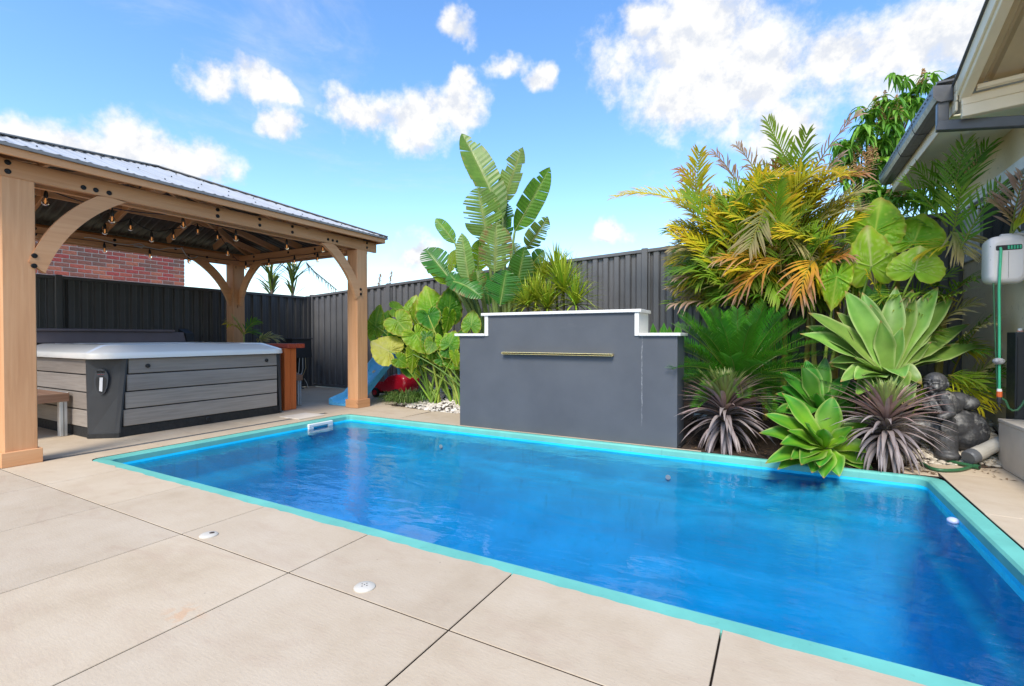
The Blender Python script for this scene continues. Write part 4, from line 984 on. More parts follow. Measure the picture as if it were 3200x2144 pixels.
# sago cycad
cy_c = onY(*crop7(430, 590), 5.22); cyc = empty('sago_palm', (cy_c.x, cy_c.y, .0), 'dense dark green sago palm between the grey wall and the agaves', 'sago palm')
MB().tube([(cy_c.x, cy_c.y + .05, -.02), (cy_c.x, cy_c.y, cy_c.z - .05)], .11, 10, radii=[.13, .12]).build('trunk', M_trunk, cyc, smooth=True)
for i in range(70):
    f = i / 69; az = i * 2.39996; el = R(80 - 88 * f ** .8 + rp.uniform(-6, 6)); L = .66 + .24 * math.sin(math.pi * min(1, f + .15)) + rp.uniform(-.05, .05)
    h = Vector((math.cos(az), math.sin(az), 0)); d = h * math.cos(el) + UP * math.sin(el); b0 = cy_c + h * .05 - UP * (.10 * f)
    tip = b0 + d * L - UP * (.13 * L); ctrl = b0 + d * L * .5 + UP * L * .12 * math.cos(el); N = (UP - d * UP.dot(d)) if abs(d.z) < .97 else -h
    dk = (.022, .13, .012); lt = (.09, .34, .018); sh = rp.uniform(.7, 1.2)
    g = frond(MB(), b0, ctrl, tip, N.normalized() if N.length > .1 else -h, .17, .010, 46, lambda a_, q: tuple(x * sh for x in lerp3(dk, lt, .25 + .75 * q)), .10, 62, .42, .05, .006, (.15, .22, .03), .06, (.5, 1, .45), 2)
    g.build('frond', M_cycad, cyc)

# golden cane palms
GRN = (.10, .25, .014); YLW = (.56, .50, .02); ORG = (.60, .34, .02); BRN = (.22, .10, .05); PNK = (.42, .27, .20); LIME = (.20, .40, .018); STRAW = (.46, .36, .20)
def palm_col(kind):
    sh = rp.uniform(.82, 1.15)
    st = {'green': [(0, GRN), (.7, (.13, .25, .025)), (1, (.20, .26, .03))], 'lime': [(0, LIME), (.6, (.22, .34, .035)), (1, (.30, .34, .04))], 'yellow': [(0, (.30, .40, .03)), (.5, YLW), (.9, (.58, .40, .03)), (1, BRN)],
          'gold': [(0, (.34, .40, .03)), (.4, YLW), (.8, ORG), (.94, (.42, .18, .05)), (1, BRN)], 'orange': [(0, ORG), (.5, (.45, .20, .04)), (.8, PNK), (1, STRAW)], 'dry': [(0, (.30, .20, .09)), (.5, PNK), (1, (.50, .40, .30))], 'pale': [(0, (.25, .28, .08)), (.6, (.42, .36, .16)), (1, STRAW)]}[kind]
    def f(along, q):
        k = q * .8 + (along - .5) * .35
        return tuple(x * sh for x in ramp3(st, min(1, max(0, k))))
    return f
palm = empty('golden_cane_palm', (.0, 6.1, .05), 'tall clump of golden cane palms with yellow and orange fronds by the fence', 'palm')
PB = []
for i in range(13):
    x = -.55 + i * .125 + rp.uniform(-.08, .08); y = 6.05 + rp.uniform(-.22, .28); hgt = rp.uniform(1.2, 2.0); top = Vector((x + rp.uniform(-.12, .12), y, hgt)); PB.append(top)
    MB().tube([(x, y, .0), (x * .5 + top.x * .5, y, hgt * .5), top], .025, 8, radii=[.030, .026, .02]).build('cane', plain('cane_%d' % i, (.20 + .1 * rp.random(), .22, .05), .5, var=.3, scale=25) if i < 3 else MATS['cane_%d' % (i % 3)], palm, smooth=True)
def pfrond(parent, base, tip, kind, arch=.25, ll=.34, lw=.026, pairs=34, droop=.22, t0=.12, curl=.0, vee=.22, skip=.02, rc=(.34, .30, .05), N=None):
    base = Vector(base); tip = Vector(tip); L = (tip - base).length; ctrl = base.lerp(tip, .48) + UP * L * arch
    if N is None:
        T = (tip - base).normalized(); N = (UP + tocam(base) * .5); N = N - T * N.dot(T); N = N.normalized() if N.length > .1 else tocam(base)
    pairs = max(12, int(L * 30)); g = frond(MB(), base, ctrl, tip, N, ll, lw * .98, pairs, palm_col(kind), t0, 46, vee, droop, .008, rc, .11, (.6, 1, .4), 4, curl, skip)
    return g.build('frond', M_palm, parent)
def c6(x, y): return 1900 + .41451 * x, 350 + .41451 * y
def near(x, y, Y): p = onY(*c6(x, y), Y); return min(PB, key=lambda q: abs(q.x - p.x) + rp.uniform(0, .3))
# silhouettes seen against the sky and in front of the mass: (tip in the palm crop, depth, kind, start in the crop or None)
for (tx, ty, Y, kind, arch, b0) in [
    (60, 640, 5.75, 'gold', .30, (850, 900)), (690, 300, 6.0, 'yellow', .05, (640, 800)), (545, 440, 6.2, 'orange', .18, (800, 800)), (800, 310, 6.2, 'dry', .22, (1050, 700)), (970, 255, 6.3, 'dry', .2, (1190, 620)), (1200, 70, 6.1, 'lime', .02, (1420, 520)),
    (1500, 160, 6.0, 'lime', .0, (1400, 600)), (1880, 15, 6.2, 'dry', .16, (1530, 480)), (1260, 380, 6.2, 'orange', .1, (1350, 700)), (480, 860, 5.7, 'yellow', .2, (830, 1050)), (440, 900, 5.9, 'green', .25, (800, 1000)), (490, 1030, 5.5, 'pale', .3, (870, 1180)),
    (520, 1250, 5.5, 'dry', .25, (850, 1330)), (490, 1450, 5.55, 'dry', .2, (800, 1450)), (480, 1330, 5.65, 'dry', .2, (760, 1330)), (1060, 1030, 5.4, 'pale', -.05, (1190, 700)), (1250, 720, 5.5, 'lime', .05, (1300, 1010)), (1500, 740, 5.45, 'lime', .1, (1330, 960)),
    (960, 1380, 5.3, 'orange', .25, (1330, 1110)), (840, 1110, 5.45, 'orange', .2, (1300, 1150)), (1440, 1390, 5.25, 'orange', .35, (1560, 1120)), (1280, 930, 5.35, 'gold', .15, (1640, 980)), (1310, 880, 5.4, 'gold', .1, (1620, 1050)), (890, 620, 5.7, 'gold', .12, (1250, 900)),
    (830, 760, 5.55, 'yellow', .15, (1200, 900)), (1640, 960, 5.3, 'green', .2, (1500, 1150)), (1930, 460, 5.8, 'orange', .2, (1600, 620)), (1760, 330, 6.1, 'dry', .2, (1550, 600)), (1930, 600, 5.6, 'pale', .2, (1600, 800)), (1900, 740, 5.5, 'pale', .2, (1560, 850)), (1480, 420, 5.8, 'yellow', .08, (1350, 760)),
    (1200, 480, 5.7, 'gold', .08, (1450, 800)), (1640, 480, 5.7, 'gold', .1, (1480, 800)), (920, 1200, 5.35, 'gold', .2, (1200, 1250)), (700, 1120, 5.4, 'lime', .1, (900, 1350)), (620, 1200, 5.45, 'lime', .2, (900, 1330)), (1820, 1080, 5.4, 'orange', .15, (1600, 1180))]:
    tip = onY(*c6(tx, ty), Y); b_ = onY(*c6(*b0), Y + .12); pfrond(palm, b_, tip, kind, arch, .34 if kind != 'dry' else .26, .026, 32, .20 if kind not in ('orange', 'dry') else .38, .05, .12 if kind in ('dry', 'orange') else .03, .2, .03 if kind != 'dry' else .25)
KS = ['green', 'lime', 'yellow', 'gold', 'green', 'yellow', 'lime', 'orange']
for i in range(300):
    tx = rp.uniform(470, 1880); ty = 330 + 1130 * rp.random() ** .85
    if ty < 330 + .0011 * (tx - 1350) ** 2 * (1.0 if tx < 1350 else .6) : ty += 260
    Y = rp.uniform(5.45, 6.35); tip = onY(*c6(tx, ty), Y)
    cx = 1180 + (tx - 1180) * .45 + rp.uniform(-120, 120); cy = ty + rp.uniform(60, 420) if ty < 1100 else ty + rp.uniform(-260, 120)
    b_ = onY(*c6(cx, min(1480, cy)), Y + rp.uniform(.0, .3)); b_.y = min(b_.y, 6.5); d = tip - b_; L = d.length
    if L > 1.1: b_ = tip - d * (1.1 / L)
    if L < .45: b_ = tip - d * (.5 / max(L, .05))
    if tip.x > 1.0: tip.x = 1.0 - rp.random() * .2
    kind = rp.choice(['yellow', 'gold', 'lime', 'yellow', 'lime', 'yellow', 'gold']) if ty < 800 else rp.choice(['lime', 'lime', 'yellow', 'yellow', 'pale', 'gold', 'lime']) if ty < 1150 else rp.choice(['green', 'lime', 'lime', 'pale', 'yellow'])
    pfrond(palm, b_, tip, kind, rp.uniform(.08, .28), rp.uniform(.28, .38), .024, 30, .22, .08, .02, .2, .02)
# slender palm against the house
hp = empty('slender_palm', (1.25, 5.75, .2), 'green feather palm growing against the cream house wall', 'palm')
MB().tube([(1.28, 5.8, .1), (1.27, 5.78, .7), (1.3, 5.72, 1.3)], .03, 8, radii=[.04, .03, .022]).build('cane', MATS['cane_0'], hp, smooth=True)
def cR(x, y): return 2500 + .51018 * x, .51018 * y       # crop of the house corner
for (tip, b0, Y, kind, arch, N) in [((1010, 880), (905, 1330), 5.45, 'green', .0, None), ((640, 1110), (900, 1390), 5.45, 'green', .15, None), ((1150, 900), (960, 1250), 5.5, 'green', .2, None), ((720, 1040), (900, 1300), 5.5, 'green', .2, None), ((880, 1010), (920, 1300), 5.6, 'green', .1, None), ((1230, 1130), (980, 1530), 5.25, 'green', .12, None), ((990, 1150), (940, 1420), 5.4, 'lime', .0, None), ((1370, 1080), (1290, 1430), 5.05, 'dry', .1, None), ((1180, 1230), (1350, 1420), 5.1, 'dry', .15, None), ((1370, 1350), (1300, 1430), 5.0, 'yellow', .1, None),
                               ((720, 1560), (1000, 1500), 5.35, 'yellow', .2, None), ((1010, 1560), (920, 1420), 5.3, 'pale', .3, None), ((620, 1330), (860, 1450), 5.6, 'green', .25, None)]:
    pfrond(hp, onY(*cR(*b0), Y), onY(*cR(*tip), Y - .05), kind, arch, .27, .02, 26, .15, .08, .03, .15, .02, (.2, .25, .05))
def cA(x, y): return 2600 + .3188 * x, 600 + .3188 * y     # crop of the hose reel corner
for i in range(22):
    b_ = Vector((1.15 + rp.uniform(-.25, .25), 5.65 + rp.uniform(-.15, .2), rp.uniform(.55, 1.3))); az = R(rp.uniform(200, 350)); L = rp.uniform(.5, .8); el = R(rp.uniform(-25, 50))
    tip = b_ + Vector((math.cos(az) * math.cos(el), math.sin(az) * math.cos(el), math.sin(el))) * L
    tip.x = min(tip.x, 1.50); tip.y = max(tip.y, 5.3)
    pfrond(hp, b_, tip, rp.choice(['green', 'green', 'yellow', 'pale', 'lime']), rp.uniform(.1, .3), .26, .018, 26, .25, .1, .04, .2, .03)
lowp = empty('young_palm', (1.45, 5.75, .3), 'young palm with arching yellowing fronds behind the statue by the house wall', 'palm')
for (tip, b0, Y, kind) in [((1600, 500), (1180, 300), 5.55, 'yellow'), ((1480, 560), (1150, 240), 5.5, 'yellow'), ((1600, 380), (1200, 280), 5.6, 'green'), ((1730, 200), (1330, 330), 5.6, 'green'), ((1560, 120), (1290, 330), 5.65, 'pale'), ((1450, 300), (1140, 230), 5.45, 'lime'), ((1700, 90), (1400, 250), 5.7, 'green')]:
    pfrond(lowp, onY(2600 + .3188 * b0[0], 1100 + .3188 * b0[1], Y), onY(2600 + .3188 * tip[0], 1100 + .3188 * tip[1], Y - .1), kind, .15, .22, .016, 26, .2, .05, .03, .2, .02)
MB().tube([(1.3, 5.7, .15), (1.28, 5.6, .45)], .03, 8).build('cane', MATS['cane_0'], lowp, smooth=True)

# ---------------------------------------------------------------- elephant ears
HEART = [(0, 1.03), (7, .95), (18, .83), (38, .71), (65, .64), (95, .64), (122, .66), (143, .63), (160, .47), (172, .20), (180, .09)]
def heart(th):
    a = abs(math.degrees(th))
    for i in range(len(HEART) - 1):
        if a <= HEART[i + 1][0]:
            f = (a - HEART[i][0]) / (HEART[i + 1][0] - HEART[i][0]); return HEART[i][1] + (HEART[i + 1][1] - HEART[i][1]) * f
    return .1
def heart_leaf(A, T, N, size, wide, cols, cup=.15, rip=.022, spots=0.1, veins=8):
    """leaf blade: A attach point, T direction to the tip, N upper normal, size tip distance"""
    T = (T - N * T.dot(N)).normalized(); S = T.cross(N).normalized(); g = MB(); nr, na = 13, 56; vs = [A]; cs = [cols[2]]; ph = rp.uniform(0, 6)
    for i in range(1, nr + 1):
        r = i / nr
        for k in range(na):
            th = -math.pi + 2 * math.pi * k / na; R_ = heart(th) * (1 + .018 * math.sin(th * 17 + ph) + .012 * math.sin(th * 29 + ph * 2)); x = math.sin(th) * R_ * r * wide; y = math.cos(th) * R_ * r
            p = y - abs(x) * .55 if y > -.1 else math.atan2(abs(x), -y) * .55
            vein = abs(((p * veins) % 1) - .5) * 2; vein = max(0, vein - .72) / .28
            mid = max(0, 1 - abs(x) / .035) if y > 0 else 0
            z = -cup * (x * x * 1.2 + y * y * .8) + .16 * abs(x) - rip * (1 - vein) * min(1, abs(x) * 4 + .1) * 1.0 + .03 * r ** 3 * math.sin(th * 13 + ph)
            vs.append(A + (S * x + T * y + N * z) * size)
            c = lerp3(cols[0], cols[1], min(1, max(0, r * 1.0 - .1 + .2 * math.sin(th * 3 + ph))) * .8); c = lerp3(c, cols[2], max(vein * .8 * min(1, 1.2 - r * .3), mid))
            if r > .9:
                e = .5 + .5 * math.sin(th * 9 + ph * 3)
                if e < spots * 2: c = lerp3(c, (.30, .14, .03), .7 * (r - .86) / .14)
                else: c = lerp3(c, (.50, .48, .07), .55 * (r - .88) / .12)
            cs.append(c)
    fs = [(0, 1 + k, 1 + (k + 1) % na) for k in range(na)] + [(1 + (i - 1) * na + k, 1 + i * na + k, 1 + i * na + (k + 1) % na, 1 + (i - 1) * na + (k + 1) % na) for i in range(1, nr) for k in range(na)]
    g.add(vs, fs, None, cs); return g
def petiole(parent, a, b, r0, r1, colr, bow=.12):
    a = Vector(a); b = Vector(b); m_ = a.lerp(b, .55) + Vector((b.x - a.x, b.y - a.y, 0)) * -.15 + UP * bow * (b - a).length
    pts = [bez(a, m_, b, i / 8) for i in range(9)]
    MB().tube(pts, r0, 8, True, colr, [r0 + (r1 - r0) * i / 8 for i in range(9)]).build('stalk', M_stem, parent, smooth=True)
G1 = ((.06, .22, .008), (.17, .35, .010), (.27, .40, .05)); G2 = ((.025, .13, .008), (.07, .23, .010), (.13, .29, .03)); G3 = ((.42, .44, .05), (.50, .48, .06), (.50, .48, .16)); G4 = ((.13, .31, .010), (.28, .43, .014), (.38, .48, .08)); G5 = ((.20, .42, .03), (.28, .48, .03), (.52, .62, .22))
def ears(name, label, leaves, region, base_pts, zb, gcol):
    e = empty(name, (base_pts[0][0], base_pts[0][1], zb), label, 'elephant ear')
    ox, oy, s_ = region
    for i, (cx, cy, w, h, ang, cols, Y, tx, ty) in enumerate(leaves):
        # cx,cy centre, w,h size in the crop, ang clockwise tip direction from up, tx/ty tilt of the blade away from the viewer
        c = onY(ox + cx * s_, oy + cy * s_, Y); mpp = (c - C0).dot(_f) / FPX * s_; a = R(ang)
        Ti = _r * math.sin(a) + _u * math.cos(a); tc_ = tocam(c)
        N = (tc_ + _r * tx + UP * ty).normalized(); size = h * mpp / 1.55 * gcol; wide = (w * mpp * gcol) / (1.3 * size)
        A = c - Ti * size * .28
        heart_leaf(A, Ti, N, size, min(1.5, max(.55, wide)), cols, rp.uniform(.05, .22), rp.uniform(.035, .055), rp.choice([0, .1, .2])).build('leaf', M_aloc, e, smooth=True)
        b_ = base_pts[i % len(base_pts)]
        petiole(e, (b_[0] + rp.uniform(-.06, .06), b_[1] + rp.uniform(-.05, .05), zb), A - N * .006, rp.uniform(.012, .024), .007, rp.choice([(.10, .20, .02), (.22, .34, .04), (.30, .38, .06), (.14, .22, .03)]), rp.uniform(-.05, .12))
    return e
cL = (900, 900, .3188)
ears('elephant_ear_plant', 'mass of bright green elephant ear leaves between the gazebo post and the dark wall',
     [(865, 310, 150, 290, 8, G1, 5.45, -.25, .15), (965, 300, 110, 170, 20, G1, 5.6, .2, .2), (1070, 195, 190, 130, 80, G4, 5.75, .1, .7), (1215, 190, 160, 240, 12, G5, 5.85, -.3, .2), (1110, 370, 235, 250, 140, G4, 5.4, -.1, .35), (1400, 140, 270, 330, -12, G4, 5.7, .15, .3), (1590, 150, 230, 330, 8, G2, 5.8, .25, .2), (1250, 250, 130, 250, 15, G4, 5.6, .5, .1),
      (1385, 310, 215, 200, 165, G2, 5.45, .1, .3), (940, 590, 285, 265, -60, G3, 5.25, -.1, .45), (1290, 515, 240, 280, 150, G4, 5.3, .1, .4), (990, 430, 100, 140, 100, G2, 5.55, 0, .3), (1080, 540, 140, 230, 160, G2, 5.5, .3, .2), (1400, 600, 160, 260, 170, G1, 5.35, .3, .2), (1800, 320, 170, 210, 5, G1, 5.45, -.1, .3), (1600, 510, 165, 205, 20, G1, 5.4, 0, .3),
      (1120, 720, 140, 160, 120, G1, 5.2, .1, .3), (1220, 700, 130, 240, 185, G4, 5.2, .6, .1), (1640, 690, 90, 150, 170, G4, 5.3, .3, .2), (835, 460, 120, 110, -60, G5, 5.5, 0, .5), (1480, 700, 150, 200, 190, G2, 5.6, .1, .2), (1480, 430, 160, 250, 30, G2, 5.8, .5, .1), (1700, 480, 120, 220, 20, G2, 5.75, -.2, .2), (1200, 600, 160, 220, 170, G2, 5.6, -.2, .2), (1560, 330, 140, 240, 200, G1, 5.6, .8, .1)] + [(rp.uniform(1180, 1680), rp.uniform(430, 860), rp.uniform(110, 170), rp.uniform(140, 220), rp.uniform(90, 230), rp.choice([G1, G2, G2, G1, G4]), rp.uniform(5.3, 5.7), rp.uniform(-.4, .4), rp.uniform(.1, .5)) for q in range(16)],
     cL, [(-4.25, 5.5), (-4.05, 5.6), (-3.85, 5.5), (-3.7, 5.62), (-4.4, 5.55), (-3.6, 5.5)], .06, 1.2)
ears('elephant_ear_plant', 'giant elephant ear leaves rising behind the large pale agave',
     [(440, 290, 460, 480, 10, R1, 5.55, -.15, .25), (840, 400, 480, 430, 20, R1, 5.5, .2, .35), (370, 620, 410, 580, -8, R5, 5.35, .25, -.1), (830, 700, 590, 350, 12, R5, 5.3, .1, .1), (30, 920, 260, 480, 190, R1, 5.3, -.2, .2), (420, 1060, 230, 320, 170, G2, 5.45, .2, .2), (230, 820, 180, 420, 185, G2, 5.45, -.7, .1)],
     (2600, 600, .3188), [(.35, 5.55), (.55, 5.6), (.45, 5.45), (.7, 5.5)], .08, 1.06)

# ---------------------------------------------------------------- giant bird of paradise
def paddle(A, Tp, N, width, cols, bow=.1, ragged=.5, brown=0.0, fold=.25, hang=.0):
    """blade from A (stalk end) to the tip, torn into strips between the side veins"""
    g = MB(); L = (Tp - A).length; ctrl = A.lerp(Tp, .5) + N * L * bow; n = 40
    prof = lambda t: max(.03, (1 - (1 - min(1, t / .28)) ** 2.2) * .92 + .08 if t < .28 else (1 - max(0, (t - .42) / .58) ** 2.6))
    g.tube([bez(A, ctrl, Tp, i / 10) - N * .004 for i in range(11)], .012, 6, True, (.28, .36, .10), [.013 * (1 - .8 * i / 10) for i in range(11)])
    for sd_ in (-1, 1):
        t = 0.0; off = 0.0
        while t < .985:
            step = rp.choice([1, 2, 2, 3, 4, 6, 9]) / n if ragged > .2 and rp.random() < ragged * 1.3 else rp.choice([5, 8, 11]) / n
            t1 = min(.995, t + step); rows = []; cs = []; k = max(2, int((t1 - t) * n)); sag = rp.uniform(-.12, .14) * ragged; sh = rp.uniform(.86, 1.14); pull = rp.uniform(0, .11) * ragged; shrt = 1 - (rp.random() < .25 * ragged) * rp.uniform(.05, .35)
            for i in range(k + 1):
                q = i / k; tt = t + (t1 - t) * q; c = bez(A, ctrl, Tp, tt); T = bezd(A, ctrl, Tp, tt); S = T.cross(N).normalized() * sd_; nn = S.cross(T).normalized() * sd_
                if nn.dot(N) < 0: nn = -nn
                w = width * .5 * prof(tt) * shrt; row = []
                gap = (pull if i == 0 else -pull if i == k else 0) * L * .25
                for j, v in enumerate((0, .2, .45, .72, 1.0)):
                    rip = .0035 * (i % 2) * (v > .05)
                    p = c + S * (w * v) + T * (w * v * .28 + gap * v) + nn * (fold * w * v - (sag + hang) * w * v * v + rip); row.append(p)
                    cc = lerp3(cols[0], cols[1], v * .75 + .12 * (i % 2)); cc = lerp3(cc, cols[2], .8 * (v < .05)); cc = tuple(x * sh for x in cc)
                    if brown and v > .7 and rp.random() < brown: cc = lerp3(cc, (.26, .11, .04), .75)
                    elif v > .95 and rp.random() < .25: cc = lerp3(cc, (.30, .26, .06), .5)
                    cs.append(cc)
                rows.append(row)
            g.grid(rows, None, cs); t = t1
    return g
B1 = ((.12, .24, .025), (.085, .20, .016), (.24, .33, .08)); B2 = ((.05, .18, .018), (.035, .14, .012), (.15, .26, .05)); B3 = ((.20, .36, .018), (.28, .40, .02), (.34, .42, .08)); B4 = ((.17, .28, .06), (.14, .26, .045), (.30, .36, .12))
bop = empty('bird_of_paradise_tree', (-3.1, 5.95, .05), 'tall bird of paradise plant with torn paddle leaves behind the dark wall', 'bird of paradise')
def c5(x, y): return 1150 + .39545 * x, 380 + .39545 * y
for (tip, a, w, cols, Y, tx, ty, bow, rag, br, stalk, hang) in [
    ((738, 92), (1065, 770), 215, B1, 6.0, .25, .2, .10, .5, 0, (1060, 1250), 0), ((868, 515), (950, 965), 265, B1, 5.75, -.1, .3, .06, .8, 0, (975, 1300), 0), ((1222, 200), (1072, 660), 170, B4, 6.15, -.55, .1, .05, .6, 0, (1070, 1250), 0), ((1438, 357), (1160, 868), 165, B1, 5.95, .25, .25, .05, .45, 0, (1085, 1250), 0),
    ((1420, 750), (1250, 1010), 140, B4, 6.1, .4, .3, .12, .9, .05, (1120, 1300), .2), ((535, 765), (690, 965), 95, B1, 5.9, -.1, .3, .12, .3, 0, (830, 1350), 0), ((450, 1005), (640, 1235), 200, B2, 5.7, .1, .4, .05, .9, 0, (880, 1400), 0), ((1012, 795), (1000, 1195), 235, B4, 5.5, .1, .2, .03, .6, .35, (1005, 1420), .1),
    ((742, 880), (805, 1290), 130, B4, 5.6, -.35, .15, .06, .15, 0, (900, 1450), 0), ((1235, 985), (1150, 1440), 185, B2, 5.75, .2, .2, .05, .25, 0, (1090, 1500), 0), ((1392, 1018), (1310, 1110), 100, B2, 5.9, .1, .4, .1, .2, 0, (1140, 1450), 0), ((1092, 1172), (1045, 1450), 245, B2, 5.45, .05, .35, .03, .6, 0, (1045, 1520), .1),
    ((1320, 1060), (1200, 1420), 160, B2, 5.95, .4, .2, .05, .3, 0, (1110, 1500), 0), ((690, 1010), (650, 1190), 75, B3, 5.65, -.5, .1, .05, .2, 0, (840, 1450), 0), ((880, 930), (865, 1190), 150, B3, 5.8, .5, .2, .05, .2, 0, (930, 1400), 0), ((905, 1400), (665, 1265), 170, B2, 5.5, .0, .7, .25, .4, .1, (880, 1480), .2),
    ((480, 1120), (640, 1290), 150, B3, 5.75, .3, .3, .1, .4, 0, (860, 1450), 0), ((720, 1000), (760, 1230), 110, B2, 5.95, .1, .2, .05, .2, 0, (880, 1450), 0), ((1150, 960), (1180, 1100), 140, B4, 6.1, .3, .3, .05, .9, 0, (1080, 1350), .1), ((850, 1160), (880, 1330), 130, B1, 5.6, .4, .2, .05, .7, .3, (930, 1450), .1), ((1100, 640), (1080, 980), 150, B2, 6.2, -.5, .1, .05, .5, 0, (1040, 1300), 0), ((640, 1200), (760, 1340), 140, B2, 5.55, -.2, .5, .1, .5, 0, (880, 1480), .1),
    ((1350, 1180), (1230, 1440), 150, B2, 6.2, .2, .2, .05, .3, 0, (1120, 1500), 0), ((1270, 1130), (1130, 1400), 170, B1, 6.0, -.4, .2, .05, .3, 0, (1080, 1480), 0), ((930, 1190), (960, 1450), 150, B2, 5.9, -.4, .1, .05, .4, 0, (980, 1500), 0)]:
    A = onY(*c5(*a), Y); Tp = onY(*c5(*tip), Y - .05); mpp = (A - C0).dot(_f) / FPX * .39545
    N = (tocam(A) + _r * tx + UP * ty).normalized(); T = (Tp - A).normalized(); N = (N - T * N.dot(T)).normalized()
    paddle(A, Tp, N, w * mpp * 1.12, cols, bow, rag, br, .22, hang).build('leaf', M_banana, bop, smooth=False)
    st = onY(*c5(*stalk), 5.9); st2 = Vector((-3.05 + (st.x + 3.05) * .6, 5.9, .08))
    MB().tube([bez(st2, Vector((st.x, st.y, st.z)), A, i / 8) for i in range(9)], .02, 8, True, (.16, .23, .06), [.04 - .003 * i for i in range(9)]).build('stalk', M_stem, bop, smooth=True)

# ---------------------------------------------------------------- spiky dracaena behind the wall
dr = empty('spiky_dracaena', (-2.2, 5.6, .05), 'yellow green spiky dracaena with several heads behind the dark wall', 'dracaena')
for (hx, hy, r_, n, Y) in [(1490, 1190, 220, 110, 5.75), (1545, 1320, 290, 150, 5.55), (1330, 1390, 230, 110, 5.5), (1260, 1440, 190, 85, 5.4), (1420, 1450, 230, 110, 5.4), (1640, 1420, 240, 100, 5.5), (1390, 1230, 170, 70, 5.85)]:
    c = onY(*c5(hx, hy), Y); rr_m = r_ * (c - C0).dot(_f) / FPX * .39545; g = MB()
    for i in range(n):
        f = i / n; az = i * 2.39996; el = R(85 - 100 * f + rp.uniform(-10, 10)); h = Vector((math.cos(az), math.sin(az), 0)); d = h * math.cos(el) + UP * math.sin(el); L = rr_m * rp.uniform(.85, 1.25)
        cc = lerp3((.18, .36, .02), (.52, .56, .05), rp.random()); tipc = (.34, .18, .08) if rp.random() < .35 else cc
        b0 = c + h * .01 - UP * .05 * f; thin_leaf(g, b0, b0 + d * L - UP * L * .22 * rp.random(), b0 + d * L * .55 + UP * L * .10, UP if abs(d.z) < .9 else h, .021, lambda q: max(.05, (.7 + q) if q < .3 else 1 - ((q - .3) / .7) ** 1.6), lambda q, v, cc=cc, tipc=tipc: lerp3(lerp3(tuple(x * .7 for x in cc), cc, q), tipc, max(0, q - .7) / .3), .3, 6)
    hd = g.build('leaf_head', M_spike, dr)
    MB().tube([(c.x * .6 - .9, 5.65, .0), (c.x, c.y + .03, c.z * .6), c - UP * .02], .015, 6).build('stem', M_trunk, dr, smooth=True)
# little succulent tips showing over the right capstone
ag2 = empty('small_agave', (-1.0, 5.2, .3), 'pale agave tips peeping over the lower capstone of the dark wall', 'agave')
for (tx, ty, bx) in ((1795, 285, 1810), (1885, 280, 1885), (2005, 270, 1985), (1860, 320, 1890), (1930, 310, 1930)):
    f7 = lambda x, y: (1350 + .38445 * x, 900 + .38445 * y)
    tip = onY(*f7(tx, ty), 5.12); b_ = onY(*f7(bx, 500), 5.15)
    thick_leaf(MB(), b_, tip, b_.lerp(tip, .5), tocam(tip), .09, agave_prof, ag_cf(*MID), .012, .3, .05).build('leaf', M_agave, ag2, smooth=True)

# ---------------------------------------------------------------- grass tufts and pebbles
def tuft(label, c, n, L, spread):
    g = MB(); c = Vector(c)
    for i in range(n):
        az = rp.uniform(0, 6.283); el = R(rp.uniform(15, 80)); h = Vector((math.cos(az), math.sin(az), 0)); d = h * math.cos(el) + UP * math.sin(el); l_ = L * rp.uniform(.6, 1.1); b0 = c + h * rp.uniform(0, spread) 
        e = b0 + d * l_ * .9; e.z = max(c.z + .01, e.z - l_ * .45); cc = lerp3((.07, .19, .03), (.22, .36, .08), rp.random())
        thin_leaf(g, b0, e, b0 + d * l_ * .6 + UP * l_ * .2, UP, .011, lambda q: max(.1, 1 - q ** 2), lambda q, v, cc=cc: lerp3(tuple(x * .6 for x in cc), cc, q), .2, 5, (-1, 1))
    return g.build('grass_tuft', M_grass, None, label=label, cat='grass tuft')
for k, (x, y, n, L, s_, lb) in enumerate([(1170, 1135, 420, .34, .20, 'sprawling tuft of long dark green grass in front of the elephant ears'), (1320, 1130, 220, .28, .12, 'grass tuft spreading over the pebbles below the elephant ear stalks'), (1570, 1120, 80, .16, .05, 'small grass tuft standing alone among the white pebbles'), (1020, 1095, 170, .30, .10, 'grass tuft leaning out over the paving near the red toy car')]):
    p = onZ(900 + .3188 * x, 900 + .3188 * y, .02); tuft(lb, (p.x, p.y, max(.005, h_left(p.x, p.y)) if p.x > -4.94 else .005), n, L, s_)
def pebble_mesh(col_i):
    g = MB(); n1, n2 = 4, 8; rows = []
    for i in range(n1 + 1):
        a = math.pi * i / n1; rows.append([(math.sin(a) * math.cos(2 * math.pi * k / n2), math.sin(a) * math.sin(2 * math.pi * k / n2), math.cos(a)) for k in range(n2)])
    return rows
PR = pebble_mesh(0)
M_peb = leafmat('pebble', .7, .0, .3)
def pebbles(name, label, pts, s0, s1, tint):
    g = MB()
    for p in pts:
        a = rp.uniform(0, 6.28); s_ = rp.uniform(s0, s1); sx, sy, sz = s_ * rp.uniform(.8, 1.4), s_ * rp.uniform(.7, 1.0), s_ * rp.uniform(.45, .75); ca, sa = math.cos(a), math.sin(a); tl = rp.uniform(-.3, .3)
        v = rp.random(); c = lerp3(tint[0], tint[1], v)
        rows = [[(p[0] + ca * x * sx - sa * y * sy, p[1] + sa * x * sx + ca * y * sy, p[2] + z * sz + tl * x * sx) for (x, y, z) in r_] for r_ in PR]
        g.grid(rows, None, [c] * sum(len(r_) for r_ in rows), closed=True)
    return g.build(name, M_peb, None, smooth=True, label=label, cat='pebbles', kind='stuff')
pts = []
